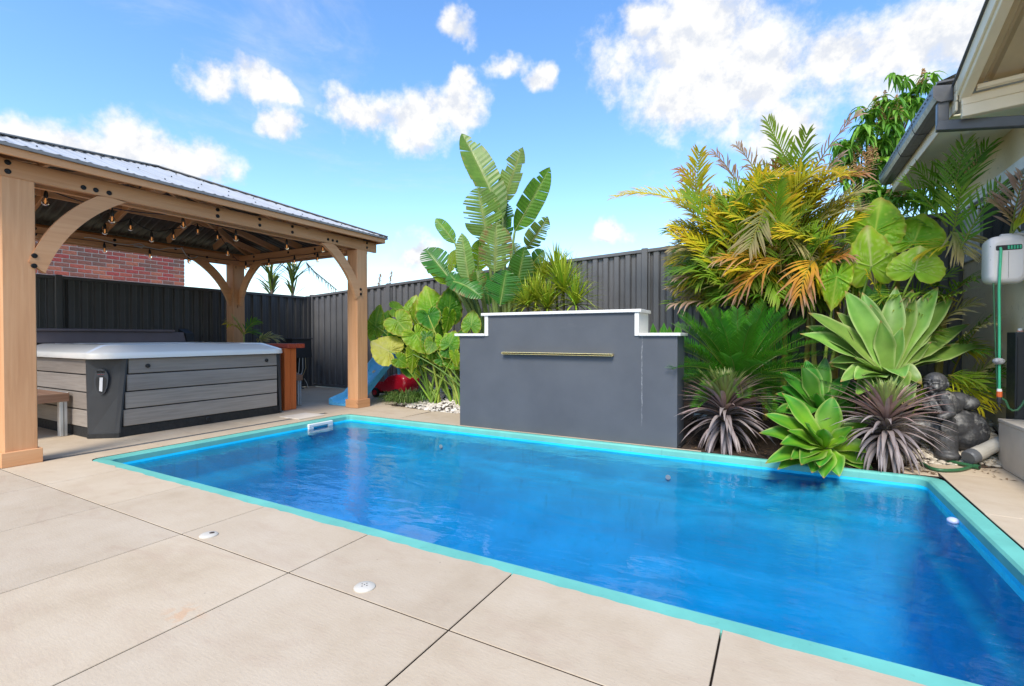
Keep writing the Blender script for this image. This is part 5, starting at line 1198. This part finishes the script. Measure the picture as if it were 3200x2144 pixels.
while len(pts) < 1500:
    x = rp.uniform(-4.85, -3.18); y = rp.uniform(5.17, 6.2)
    if y < 5.20 + .14 * max(0, (-x - 4.0)): continue
    pts.append((x, y, h_left(x, y) + .012))
pebbles('pebbles', 'white river pebbles covering the bed beside the dark wall', pts, .014, .032, ((.45, .40, .33), (.78, .74, .66)))
pts = []
while len(pts) < 950:
    x = rp.uniform(.85, 1.62); y = rp.uniform(4.95, 6.0)
    if y < 4.9 + .2 * max(0, x - .9): continue
    pts.append((x, y, h_right(x, y) + .012))
pebbles('pebbles', 'grey and cream river pebbles round the statue by the house', pts, .013, .033, ((.28, .24, .19), (.62, .55, .45)))
# leaf litter under the planting
g = MB()
for k in range(900):
    x = rp.uniform(-.75, 1.4); y = rp.uniform(4.53, 5.4); z = h_right(x, y) + .006; a = rp.uniform(0, 6.28); l_ = rp.uniform(.02, .06); w = l_ * .3
    g.add([(x, y, z), (x + math.cos(a) * l_, y + math.sin(a) * l_, z + rp.uniform(0, .012)), (x + math.cos(a + .5) * l_ * .6, y + math.sin(a + .5) * l_ * .6, z + .004)], [(0, 1, 2)], None, [lerp3((.07, .045, .03), (.24, .15, .08), rp.random())] * 3)
g.build('leaf_litter', M_peb, None, label='dry leaf litter on the soil of the planted bed', cat='leaf litter', kind='stuff')

# ---------------------------------------------------------------- mango tree behind the house
mt = empty('mango_tree', (1.1, 8.6, 0), 'mango tree with drooping leaves and flower heads beyond the house gutter', 'tree')
MB().tube([(1.2, 8.8, 0), (1.1, 8.7, 1.6), (1.0, 8.6, 2.6)], .1, 8, radii=[.14, .11, .08]).build('trunk', M_trunk, mt, smooth=True)
g = MB(); gf = MB(); gb = MB()
spots = [(755, 500, 8.0), (700, 560, 8.1), (510, 610, 7.9), (460, 660, 7.9), (590, 660, 8.0), (640, 620, 8.2), (430, 740, 8.0), (520, 740, 7.8), (580, 780, 7.9), (460, 820, 7.8), (330, 850, 7.9), (300, 880, 7.8), (380, 880, 7.9), (540, 860, 7.9), (620, 720, 8.1), (500, 920, 7.9), (430, 950, 7.8), (360, 960, 7.9), (480, 1000, 8.0), (420, 1050, 7.9), (520, 1060, 7.9), (560, 960, 8.1), (300, 980, 7.9), (640, 1150, 7.6), (560, 1150, 7.7), (480, 1130, 7.7), (700, 1180, 7.5), (780, 1230, 7.4), (620, 1240, 7.5), (540, 1230, 7.5), (720, 1120, 7.6), (400, 1140, 7.7), (320, 1090, 7.8), (680, 650, 8.1)]
hubp = Vector((1.0, 8.6, 2.6))
for (x, y, Y) in spots:
    c = onY(*cR(x, y), Y); gb.tube([hubp.lerp(c, .0), hubp.lerp(c, .5) - UP * .1, c], .014, 5, True, None, [.035, .018, .006])
    for sub in range(3):
        cs = c + Vector((rp.gauss(0, .10), rp.gauss(0, .14), rp.gauss(0, .09)))
        for k in range(15):
            az = rp.uniform(0, 6.28); h = Vector((math.cos(az), math.sin(az), 0)); L = rp.uniform(.17, .28); out = rp.uniform(.35, .9); b0 = cs + UP * rp.uniform(-.03, .05)
            e = b0 + h * L * out - UP * L * rp.uniform(.25, .95); cc = lerp3((.07, .20, .02), (.24, .42, .06), rp.random() ** 1.3)
            thin_leaf(g, b0, e, b0 + h * L * .5 * out + UP * L * .18, UP, .040, lambda q: max(.05, math.sin(math.pi * min(1, q * .93 + .05)) ** .8), lambda q, v, cc=cc: lerp3(cc, tuple(z * 1.5 for z in cc), .5 * (v == 0)), .25, 4)
for (x, y, Y, s_) in [(590, 700, 7.7, 1.2), (520, 630, 7.8, .9), (460, 640, 7.8, .8), (500, 720, 7.75, .8), (755, 470, 7.9, .7), (350, 920, 7.7, .9), (450, 950, 7.6, 1.0), (390, 1000, 7.65, .9), (570, 1170, 7.4, 1.0), (630, 1180, 7.4, .8), (330, 1010, 7.7, .8), (420, 960, 7.6, .8)]:
    c = onY(*cR(x, y), Y)
    for k in range(110):
        t = rp.random(); r_ = .085 * s_ * (1 - t) + .01; az = rp.uniform(0, 6.28); p = c + Vector((math.cos(az) * r_ * rp.random() ** .5, math.sin(az) * r_ * rp.random() ** .5, t * .28 * s_ - .1)); q = .011
        gf.add([p + Vector((-q, 0, 0)), p + Vector((q, 0, .004)), p + Vector((0, 0, q * 1.6)), p + Vector((0, -q, .006))], [(0, 1, 2), (0, 3, 2), (1, 3, 2)], None, [lerp3((.62, .52, .24), (.60, .30, .18), rp.random())] * 4)
gb.build('branches', M_trunk, mt, smooth=True); g.build('crown', M_aloc, mt); gf.build('blossom', M_grass, mt)

# ---------------------------------------------------------------- plants over the side fence and behind the tub
def cC(x, y): return 600 + .3189 * x, 600 + .3189 * y
for lb, stems, n_ in (('corn plant with long arching leaves beyond the black fence, nearer the gazebo post', (780, 985), 1), ('corn plant with long arching leaves beyond the fence corner, beside its twin', (985, 1005), 2)):
    base = onX(*cC(*stems), -9.6); a = empty('corn_plant', (base.x, base.y, 0), lb, 'corn plant', 'corn plants beyond the side fence')
    MB().tube([(base.x, base.y, 0), (base.x, base.y, 1.9), base + UP * .35], .03, 7).build('stem', M_trunk, a, smooth=True)
    for k in range(34):
        f = rp.random(); hb = base + UP * (-.1 + .75 * f); az = rp.uniform(0, 6.28); el = R(rp.uniform(35, 82)); h = Vector((math.cos(az), math.sin(az), 0)); L = rp.uniform(.45, .75); d = h * math.cos(el) + UP * math.sin(el)
        cc = lerp3((.06, .14, .02), (.25, .32, .06), rp.random()); e = hb + d * L - UP * L * rp.uniform(.05, .45)
        g = thin_leaf(MB(), hb, e, hb + d * L * .6 + UP * L * .1, UP if abs(d.z) < .92 else h, .055, lambda q: max(.06, (.6 + q) if q < .35 else 1 - ((q - .35) / .65) ** 1.7), lambda q, v, cc=cc: lerp3(tuple(z * .7 for z in cc), cc, q), .3, 7)
        g.build('leaf', M_spike, a, smooth=True)
dryp = empty('drooping_palm_frond', onX(*cC(1150, 690), -9.9), 'bare drooping frond with hanging brown leaflets above the fence corner', 'palm frond')
pp = [onX(*cC(x, y), -9.8) for x, y in ((1120, 690), (1200, 780), (1300, 860), (1420, 960))]
MB().tube(pp, .01, 6).build('midrib', M_trunk, dryp, smooth=True)
g = MB()
for i in range(3):
    for k in range(7):
        p = pp[i].lerp(pp[i + 1], k / 7); L = rp.uniform(.08, .28); thin_leaf(g, p, p + Vector((rp.gauss(0, .05), rp.gauss(0, .05), -L)), p + Vector((.02, .02, -L * .4)), _f, .02, lambda q: max(.1, 1 - q ** 2), lambda q, v: (.06, .05, .03), 0, 3, (-1, 1))
g.build('leaflets', M_grass, dryp)
for k, (x, y, lb) in enumerate(((1840, 850, 'dry brown seed head standing above the fence, leftmost of the pair'), (1950, 800, 'taller pale seed head standing above the fence beside the gazebo post'))):
    g = MB(); b0 = onY(*cC(x - 15, 930), 6.95); t_ = onY(*cC(x + 8, y - 50 + 20 * k), 6.95); g.tube([b0 - UP * .4, b0, t_], .004, 5, True, (.18, .12, .07))
    for q in range(60):
        p = b0.lerp(t_, .15 + .85 * rp.random()); o_ = Vector((rp.gauss(0, .03), rp.gauss(0, .03), -.02 - .04 * rp.random())); thin_leaf(g, p, p + o_, p + o_ * .5, _f, .012, lambda q_: max(.2, 1 - q_), lambda q_, v: lerp3((.25, .10, .05), (.40, .28, .2), rp.random()), 0, 2, (-1, 1))
    g.build('seed_head', M_grass, None, label=lb, cat='seed head')
pp_ = empty('potted_palm', (-7.0, 4.95, 0), 'small arching palm behind the hot tub at the foot of the rear gazebo post', 'palm')
sb = onX(*cC(510, 1440), -7.05); MB().tube([(sb.x, sb.y + .05, 0), sb, onX(*cC(505, 1380), -7.05)], .012, 6, True).build('cane', MATS['cane_1'], pp_, smooth=True)
for (tip, b0, ar, kd) in (((640, 1270), (505, 1400), .35, 'green'), ((350, 1300), (505, 1400), .35, 'yellow'), ((660, 1390), (500, 1400), .3, 'green'), ((390, 1215), (505, 1380), .1, 'lime')):
    pfrond(pp_, onX(*cC(*b0), -7.05), onX(*cC(*tip), -7.0), kd, ar, .22, .016, 15, .35, .15)
sb2 = onX(*cC(640, 1470), -6.8)
for tip, ar in (((880, 1440), .35), ((820, 1460), .5), ((690, 1460), .5)):
    pfrond(pp_, sb2, onX(*cC(*tip), -6.7), 'pale', ar, .2, .018, 14, .25, .1, rc=(.3, .33, .15))
# ================================================================== smaller things
# ---- blue slide
M_slide = plain('sky_blue_plastic', (.10, .42, .72), .30, var=.10, scale=6, coat=.2)
sl = empty('toy_slide', (-5.57, 5.4, 0), 'sky blue plastic children\'s slide behind the gazebo post', 'slide')
path = [(4.93, .035), (5.03, .03), (5.16, .06), (5.28, .14), (5.55, .37), (5.82, .60), (6.0, .74), (6.08, .76)]
xa, xb = -5.75, -5.40
rows = []
for i, (y, z) in enumerate(path):
    wl = .10 if 0 < i else .06; fl = .02 if i == 0 else 0
    rows.append([(xa - .02 - fl, y, z - .03), (xa - .022 - fl, y, z + wl), (xa - fl, y, z + wl + .008), (xa + .022, y, z + wl - .01), (xa + .04, y, z + .02), (xa + .09, y, z), (xb - .09, y, z), (xb - .04, y, z + .02), (xb - .022, y, z + wl - .01), (xb + fl, y, z + wl + .008), (xb + .022 + fl, y, z + wl), (xb + .02 + fl, y, z - .03)])
MB().grid(rows, closed=True).add(rows[0], [tuple(range(12))]).build('chute', M_slide, sl, smooth=True)
for x in (-5.72, -5.43): MB().bar((x, 6.10, .001), (x, 5.98, .66), .035, .05, ch=.008).build('leg', M_slide, sl)
MB().lathe([(.03, 0), (.03, .002)], (-5.60, 5.64, .452), 12, (0, -.65, .76)).build('sticker', plain('sticker', (.55, .45, .30), .5, var=.6, scale=60), sl)

# ---- red toy car
M_red = plain('red_plastic', (.62, .012, .035), .25, var=.06, coat=.4); M_tyre = plain('toy_tyre', (.012, .012, .013), .6)
tcar = empty('toy_car', (-5.65, 6.15, 0), 'red ride-on toy car with black wheels under the blue slide', 'toy car')
prof = [(-6.02, .10), (-5.98, .09), (-5.30, .09), (-5.26, .14), (-5.24, .30), (-5.30, .37), (-5.48, .40), (-5.62, .36), (-5.72, .27), (-5.86, .25), (-5.98, .21), (-6.03, .15)]
rows = []
for k, (y, s_) in enumerate(((5.97, .86), (5.985, .95), (6.02, 1.0), (6.30, 1.0), (6.335, .95), (6.35, .86))):
    rows.append([(-5.64 + (p[0] + 5.64) * s_, y, .2 + (p[1] - .2) * s_) for p in prof])
g = MB().grid(rows, closed=True); g.add(rows[0], [tuple(range(len(prof)))]); g.add(rows[-1], [tuple(range(len(prof)))[::-1]]); g.build('body', M_red, tcar, smooth=True)
MB().box(-5.98, -5.30, 6.0, 6.32, .06, .105, .01).build('chassis', M_tyre, tcar)
for x in (-5.86, -5.42):
    for y in (5.945, 6.33):
        w = MB().lathe([(.05, 0), (.072, .005), (.078, .015), (.078, .04), (.07, .05), (.04, .05)], (x, y + .025, .079), 18, (0, -1, 0)).build('wheel', M_tyre, tcar, smooth=True)
        MB().lathe([(.045, .0), (.045, .006), (.02, .012), (.012, .014)], (x, y - .024, .079), 10, (0, -1, 0)).build('hub', M_red, w)
        for k in range(5):
            a = k * 1.2566; MB().bar((x, y - .032, .079), (x + .04 * math.cos(a), y - .032, .079 + .04 * math.sin(a)), .004, .012, up=(0, 1, 0), ch=.001).build('spoke', M_black, w)

# ---- drain / inspection caps in the paving
M_cream = plain('cream_cap', (.56, .52, .45), .45, var=.05)
for nm, lab, (x, y), holes in (('inspection_cap', 'round cream cap in the paving with a dark worn patch, nearer the gazebo', (652, 1670), 0), ('inspection_cap', 'round cream cap in the paving with five small holes, nearer the camera', (1139, 1832), 1)):
    p = onZ(x, y, .006); c = empty(nm, (p.x, p.y, 0), lab, 'cap', 'caps let into the paving')
    MB().lathe([(.042, -.004), (.042, .004), (.036, .009), (.02, .0115), (.001, .012)], (p.x, p.y, 0), 28).build('cap', M_cream, c, smooth=True)
    if holes:
        for k in range(5):
            a = k * 1.57; q = (p.x + (.013 * math.cos(a) if k < 4 else 0), p.y + (.013 * math.sin(a) if k < 4 else 0)); MB().lathe([(.0022, 0), (.0022, .002)], (*q, .0112), 8).build('hole', M_black, c)
    else: MB().lathe([(.014, 0), (.012, .0015)], (p.x + .006, p.y + .012, .0108), 7).build('worn_patch', M_joint, c)

# ---- statue: child resting on an elephant
def m_stone():
    m, t, b = material('worn_black_stone'); co = obj_co(t); geo = t.new('ShaderNodeNewGeometry'); sp = t.new('ShaderNodeSeparateXYZ'); t.link(geo.outputs['Normal'], sp.inputs[0])
    n = t.noise(co, 9, 6, .7); n2 = t.noise(co, 40, 4, .7); n3 = t.noise(co, 3.0, 3)
    c = t.ramp(n2, [(.3, (.030, .030, .032)), (.7, (.065, .065, .068))])
    k = t.math('MULTIPLY', t.maprange(n, .52, .62), t.maprange(n3, .42, .56)); c = t.mix(t.math('MULTIPLY', k, .8), c, (.34, .33, .31))
    c = t.mix(t.maprange(t.noise(co, 5, 5, .7), .50, .78, 0, .4), c, (.15, .15, .155))
    t.link(c, b.inputs['Base Color']); b.inputs['Roughness'].default_value = .48; bump(t, b, n2, .3, .006); return m
M_stone = m_stone()
def sp_(x, y, Y): return onY(2600 + .3188 * x, 1100 + .3188 * y, Y)
MPP = .3188 * (sp_(1100, 600, 5.3) - C0).dot(_f) / FPX
def ell(g, c, rx, ry, rz, M=None, n1=12, n2=18):
    c = Vector(c); rows = []
    for i in range(n1 + 1):
        a = math.pi * i / n1; row = []
        for k in range(n2):
            v = Vector((math.sin(a) * math.cos(2 * math.pi * k / n2) * rx, math.sin(a) * math.sin(2 * math.pi * k / n2) * ry, math.cos(a) * rz))
            row.append(c + (M @ v if M is not None else v))
        rows.append(row)
    g.grid(rows[1:-1], closed=True); n = n2
    g.add([rows[0][0]] + rows[1], [(0, 1 + k, 1 + (k + 1) % n) for k in range(n)]); g.add([rows[-1][0]] + rows[-2], [(0, 1 + (k + 1) % n, 1 + k) for k in range(n)])
def capsule(g, a, b, r0, r1):
    for i in range(9): t = i / 8; ell(g, Vector(a).lerp(Vector(b), t), *(3 * [r0 + (r1 - r0) * t]), None, 8, 12)
def sculpt(g, name, parent, vox=.006, it=6):
    o = g.build(name, M_stone, parent, smooth=True)
    m_ = o.modifiers.new('join', 'REMESH'); m_.mode = 'VOXEL'; m_.voxel_size = vox; m_.use_smooth_shade = True
    m2 = o.modifiers.new('soften', 'SMOOTH'); m2.iterations = it; m2.factor = .5
    return o
st = empty('elephant_statue', (1.22, 5.3, 0), 'dark grey stone statue of a child resting on an elephant by the hose reel', 'statue')
P = MPP
Rv = Matrix((_r, Vector((-_r.y, _r.x, 0)), UP)).transposed()      # picture-plane frame
g = MB()
ell(g, sp_(1300, 770, 5.230), 185 * P, 170 * P, 205 * P, Rv)
ell(g, sp_(1220, 700, 5.190), 170 * P, 150 * P, 150 * P, Rv)
ell(g, sp_(1060, 760, 5.150), 150 * P, 130 * P, 150 * P, Rv)           # head
ell(g, sp_(900, 740, 5.150), 150 * P, 110 * P, 110 * P, Rv)
capsule(g, sp_(1100, 860, 5.090), sp_(1125, 1000, 5.070), 105 * P, 85 * P)  # near foreleg
ell(g, sp_(1130, 1015, 5.050), 98 * P, 100 * P, 52 * P, Rv)
capsule(g, sp_(820, 780, 5.130), sp_(700, 960, 5.070), 80 * P, 50 * P)        # trunk, behind the plant
capsule(g, sp_(1380, 930, 5.320), sp_(1380, 1000, 5.320), 80 * P, 70 * P)
sculpt(g, 'elephant', st, .007)
g = MB(); ell(g, sp_(1150, 745, 5.035), 84 * P, 22 * P, 118 * P, Rv); sculpt(g, 'ear', st, .006, 4)
g = MB()
ell(g, sp_(1050, 500, 5.110), 150 * P, 105 * P, 120 * P, Rv @ Matrix.Rotation(-.5, 3, 'Y'))       # chest
ell(g, sp_(1130, 520, 5.140), 120 * P, 110 * P, 100 * P, Rv)
ell(g, sp_(1220, 470, 5.190), 120 * P, 100 * P, 78 * P, Rv)            # hips draped over the back
ell(g, sp_(1320, 500, 5.200), 100 * P, 90 * P, 70 * P, Rv)
capsule(g, sp_(1095, 450, 5.030), sp_(1165, 600, 4.990), 62 * P, 40 * P)    # sleeve and forearm
capsule(g, sp_(1165, 605, 4.990), sp_(1060, 640, 4.970), 36 * P, 30 * P)
capsule(g, sp_(1000, 395, 5.090), sp_(1010, 440, 5.090), 55 * P, 75 * P)    # neck
for k in range(6): capsule(g, sp_(905 + 12 * k, 410 + 8 * k, 5.040 - .003 * k), sp_(1010 + 22 * k, 590 + 2 * k, 5.000), 7 * P, 7 * P)   # robe folds
sculpt(g, 'child_body', st, .0045, 3)
g = MB(); hc = sp_(1015, 300, 5.080)
look = (tocam(hc) * .75 - _r * .62 + UP * -.05).normalized(); sx = look.cross(UP).normalized(); su = sx.cross(look)
ell(g, hc, 96 * P, 92 * P, 98 * P, Rv); ell(g, hc + look * 22 * P - su * 32 * P, 74 * P, 72 * P, 62 * P, Rv)      # skull and jaw
FP = lambda a, b_, c: hc + sx * (a * P) + su * (b_ * P) + look * (c * P)
ell(g, FP(0, -18, 100), 13 * P, 13 * P, 17 * P, None, 8, 10); ell(g, FP(0, -28, 100), 20 * P, 10 * P, 9 * P, None, 8, 10)      # nose
ell(g, FP(0, -52, 90), 24 * P, 10 * P, 8 * P, None, 8, 10); ell(g, FP(0, -64, 86), 18 * P, 10 * P, 8 * P, None, 8, 10)         # lips
ell(g, FP(36, -40, 72), 30 * P, 22 * P, 26 * P, None, 8, 10); ell(g, FP(-36, -40, 72), 30 * P, 22 * P, 26 * P, None, 8, 10)    # cheeks
for s_ in (-1, 1):
    capsule(g, FP(18 * s_, 4, 91), FP(52 * s_, 4, 76), 9 * P, 6 * P); capsule(g, FP(12 * s_, 24, 90), FP(56 * s_, 28, 74), 8 * P, 7 * P)   # closed lids and brows
    ell(g, FP(92 * s_, -14, -5), 12 * P, 22 * P, 30 * P, None, 8, 10)                                                         # ears
ell(g, FP(0, -86, 66), 26 * P, 20 * P, 14 * P, None, 8, 10)
sculpt(g, 'child_head', st, .0032, 2)

# ---- low rendered box, dark cabinet, hose reel and hoses by the house
M_boxr = plain('cream_render', (.60, .52, .43), .8, var=.08, scale=5, bumpy=.2, bscale=50)
bx = empty('rendered_box', (1.56, 4.6, 0), 'low cream rendered box against the house beside the pool corner', 'box')
MB().box(1.482, 1.645, 3.9, 5.105, .002, .340, .004).build('body', M_boxr, bx); MB().box(1.478, 1.646, 3.9, 5.11, .341, .368, .004).build('lid', M_boxr, bx)
cb = empty('dark_cabinet', (1.61, 5.2, 0), 'narrow charcoal cabinet standing behind the cream box', 'cabinet')
MB().box(1.580, 1.645, 5.13, 5.30, .05, 1.035, .004).build('body', M_spablk, cb); MB().box(1.588, 1.592, 5.124, 5.130, .4, 1.0, .001).build('door_seam', M_black, cb)
vk = MB().lathe([(.018, 0), (.018, .012), (.013, .014), (.013, .03)], (1.622, 5.19, 1.036), 12).build('valve', M_white, None, label='small white and orange tap fitting on top of the dark cabinet', cat='tap fitting', smooth=False)
M_orange = plain('orange_plastic', (.70, .13, .03), .4)
MB().lathe([(.0195, .004), (.0195, .010)], (1.622, 5.19, 1.036), 12).build('orange_ring', M_orange, vk)
M_reel = plain('pale_grey_plastic', (.66, .62, .60), .42, var=.05, scale=4)
rl = empty('hose_reel', (1.484, 5.0, 1.58), 'pale grey wall mounted hose reel with green hose on the cream house', 'hose reel')
xc, zc = 1.4835, 1.58
def rrect(w, h, r, n=6):
    o = []
    for cx, cy, a0 in ((w - r, -h + r, -90), (w - r, h - r, 0), (-w + r, h - r, 90), (-w + r, -h + r, 180)):
        for k in range(n + 1): a = R(a0 + 90 * k / n); o.append((cx + r * math.cos(a), cy + r * math.sin(a)))
    return o
def rows_of(specs): return [[(xc + p[0], y, zc + dz + p[1]) for p in rrect(w, h, r)] for (y, w, h, r, dz) in specs]
rw = rows_of([(5.15, .092, .16, .05, 0), (5.12, .107, .178, .055, 0), (5.03, .110, .181, .055, 0), (4.985, .106, .176, .052, 0), (4.968, .094, .160, .05, -.004), (4.963, .08, .14, .05, -.006)])
g = MB().grid(rw, closed=True); n = len(rw[0]); g.add(rw[-1], [tuple(range(n))]); g.add(rw[0], [tuple(range(n))[::-1]]); g.build('case', M_reel, rl, smooth=True)
sl_ = [(xc + p[0] + .002, 4.9615, zc + .085 + p[1]) for p in rrect(.072, .019, .009)]
g = MB(); g.add(sl_ + [(p[0], 4.966, p[2]) for p in sl_], [tuple(range(len(sl_)))] + [(i, (i + 1) % len(sl_), len(sl_) + (i + 1) % len(sl_), len(sl_) + i) for i in range(len(sl_))]); g.build('hose_slot', M_black, rl)
M_hose = plain('green_hose', (.05, .42, .22), .38, var=.12, scale=10); M_hose2 = plain('dark_green_hose', (.03, .12, .05), .42, var=.2, scale=10)
for k in range(5): MB().tube([(xc + .0 + k * .016, 4.9608, zc + .072), (xc + .0 + k * .016, 4.9595, zc + .085), (xc + .0 + k * .016, 4.9608, zc + .098)], .006, 8).build('coil', M_hose, rl, smooth=True)
MB().box(xc - .0008, xc + .0008, 4.9605, 4.9625, zc - .14, zc + .06, .0002).build('seam', M_grate, rl)
MB().box(xc - .02, xc + .165, 5.04, 5.08, zc + .181, zc + .20, .004).build('bracket', M_reel, rl)
for (a, b_) in ((-.095, .10), (.092, .10), (-.085, -.10), (.085, -.10), (-.094, .0)): MB().lathe([(.004, 0), (.003, .002)], (xc + a, 4.9725, zc + b_), 8, (0, -1, 0)).build('screw', M_black, rl)
hz = lambda x, y, Y=4.945: onY(x, y, Y)
h1 = empty('reel_hose', hz(3121, 900), 'bright green hose hanging from the reel with a grey ball stop and orange connector', 'hose')
MB().tube([(xc - .046, 4.957, zc + .085), (xc - .046, 4.948, zc + .07), hz(3122, 900), hz(3123, 1050), hz(3123, 1220)], .0085, 10).build('hose', M_hose, h1, smooth=True)
MB().tube([hz(3105, 880, 4.99), hz(3108, 1000, 4.98), hz(3117, 1215, 4.965)], .006, 8).build('return_hose', M_hose2, h1, smooth=True)
bc = hz(3121, 1129); g = MB(); ell(g, bc, .036, .034, .026, None, 10, 16); g.build('ball_stop', plain('marbled_grey', (.30, .30, .31), .5, var=.5, scale=60), h1, smooth=True)
cc = hz(3123, 1220); MB().lathe([(.013, .012), (.015, 0), (.015, -.008)], cc, 12).build('collar', M_white, h1)
MB().lathe([(.016, -.008), (.017, -.014), (.017, -.044), (.015, -.050)], cc, 12).build('connector', M_orange, h1)
MB().lathe([(.014, -.050), (.016, -.058), (.013, -.092), (.006, -.105), (.006, -.125), (.002, -.127)], cc, 12).build('nozzle', M_spablk, h1)
MB().tube([cc + Vector((.01, 0, -.055)), hz(3142, 1252), hz(3152, 1275), hz(3164, 1283), hz(3180, 1281), hz(3192, 1268), hz(3203, 1250)], .008, 8).build('tail_hose', M_hose2, h1, smooth=True)
gq = lambda x, y, z=.016: onZ(2600 + .3188 * x, 1100 + .3188 * y, z)
pts = [gq(1640, 830, .16), gq(1570, 865, .13), gq(1500, 960, .08), gq(1440, 1065, .03), gq(1380, 1115), gq(1300, 1145), gq(1200, 1160), gq(1060, 1158), gq(960, 1135), gq(880, 1090)]
sm = []
for i in range(len(pts) - 1):
    p0, p1, p2, p3 = pts[max(0, i - 1)], pts[i], pts[i + 1], pts[min(len(pts) - 1, i + 2)]
    for k in range(4): t = k / 4; sm.append(.5 * (2 * p1 + (p2 - p0) * t + (2 * p0 - 5 * p1 + 4 * p2 - p3) * t * t + (3 * p1 - p0 - 3 * p2 + p3) * t ** 3))
MB().tube(sm + [pts[-1]], .0125, 10).build('garden_hose', M_hose2, None, smooth=True, label='dark green garden hose curling over the paving at the pool corner', cat='hose')
ph = empty('irrigation_pipe', gq(1250, 1100), 'straight dark green irrigation pipe with an open end lying by the statue foot', 'pipe')
pa, pb_ = gq(1000, 1040, .02), gq(1425, 1128, .02); MB().tube([pa, pb_], .013, 10).build('pipe', M_hose2, ph, smooth=True)
MB().tube([pb_ - (pb_ - pa).normalized() * .02, pb_ + (pb_ - pa).normalized() * .012], .0185, 14).build('end_fitting', M_hose2, ph); MB().tube([pb_ + (pb_ - pa).normalized() * .012, pb_ + (pb_ - pa).normalized() * .014], .012, 12).build('opening', M_black, ph)
pv = empty('drain_pipe', gq(1450, 1000), 'white plastic drain pipe with a grey end cap lying on the pebbles', 'pipe')
M_pvc = plain('white_pvc', (.46, .43, .37), .42, var=.12, scale=7); M_pvcg = plain('grey_pvc', (.10, .105, .115), .5)
qa = gq(1345, 1035, .075); qb = gq(1650, 890, .17); dv = (qb - qa).normalized()
MB().tube([qa + dv * .05, qa + dv * .14, qa + dv * .142, qb], .05, 18, radii=[.053, .053, .050, .050]).build('pipe', M_pvc, pv, smooth=False)
MB().tube([qa - dv * .012, qa, qa + dv * .05], .055, 18, radii=[.046, .055, .0565]).build('end_cap', M_pvcg, pv)
qc = gq(1480, 670, .20); qd = gq(1700, 790, .2)
MB().tube([qc, qd], .035, 14).build('pale_conduit', M_pvc, None, label='pale plastic conduit on the pebbles behind the statue', cat='pipe', smooth=True)
# small float in the pool
fp = onZ(2978, 1632, WZ); g = MB(); ell(g, (fp.x, fp.y, WZ + .008), .03, .03, .02, None, 10, 16); g.build('pool_float', plain('lilac_float', (.50, .55, .75), .4), None, smooth=True, label='small pale lilac float on the water near the pool corner', cat='float')
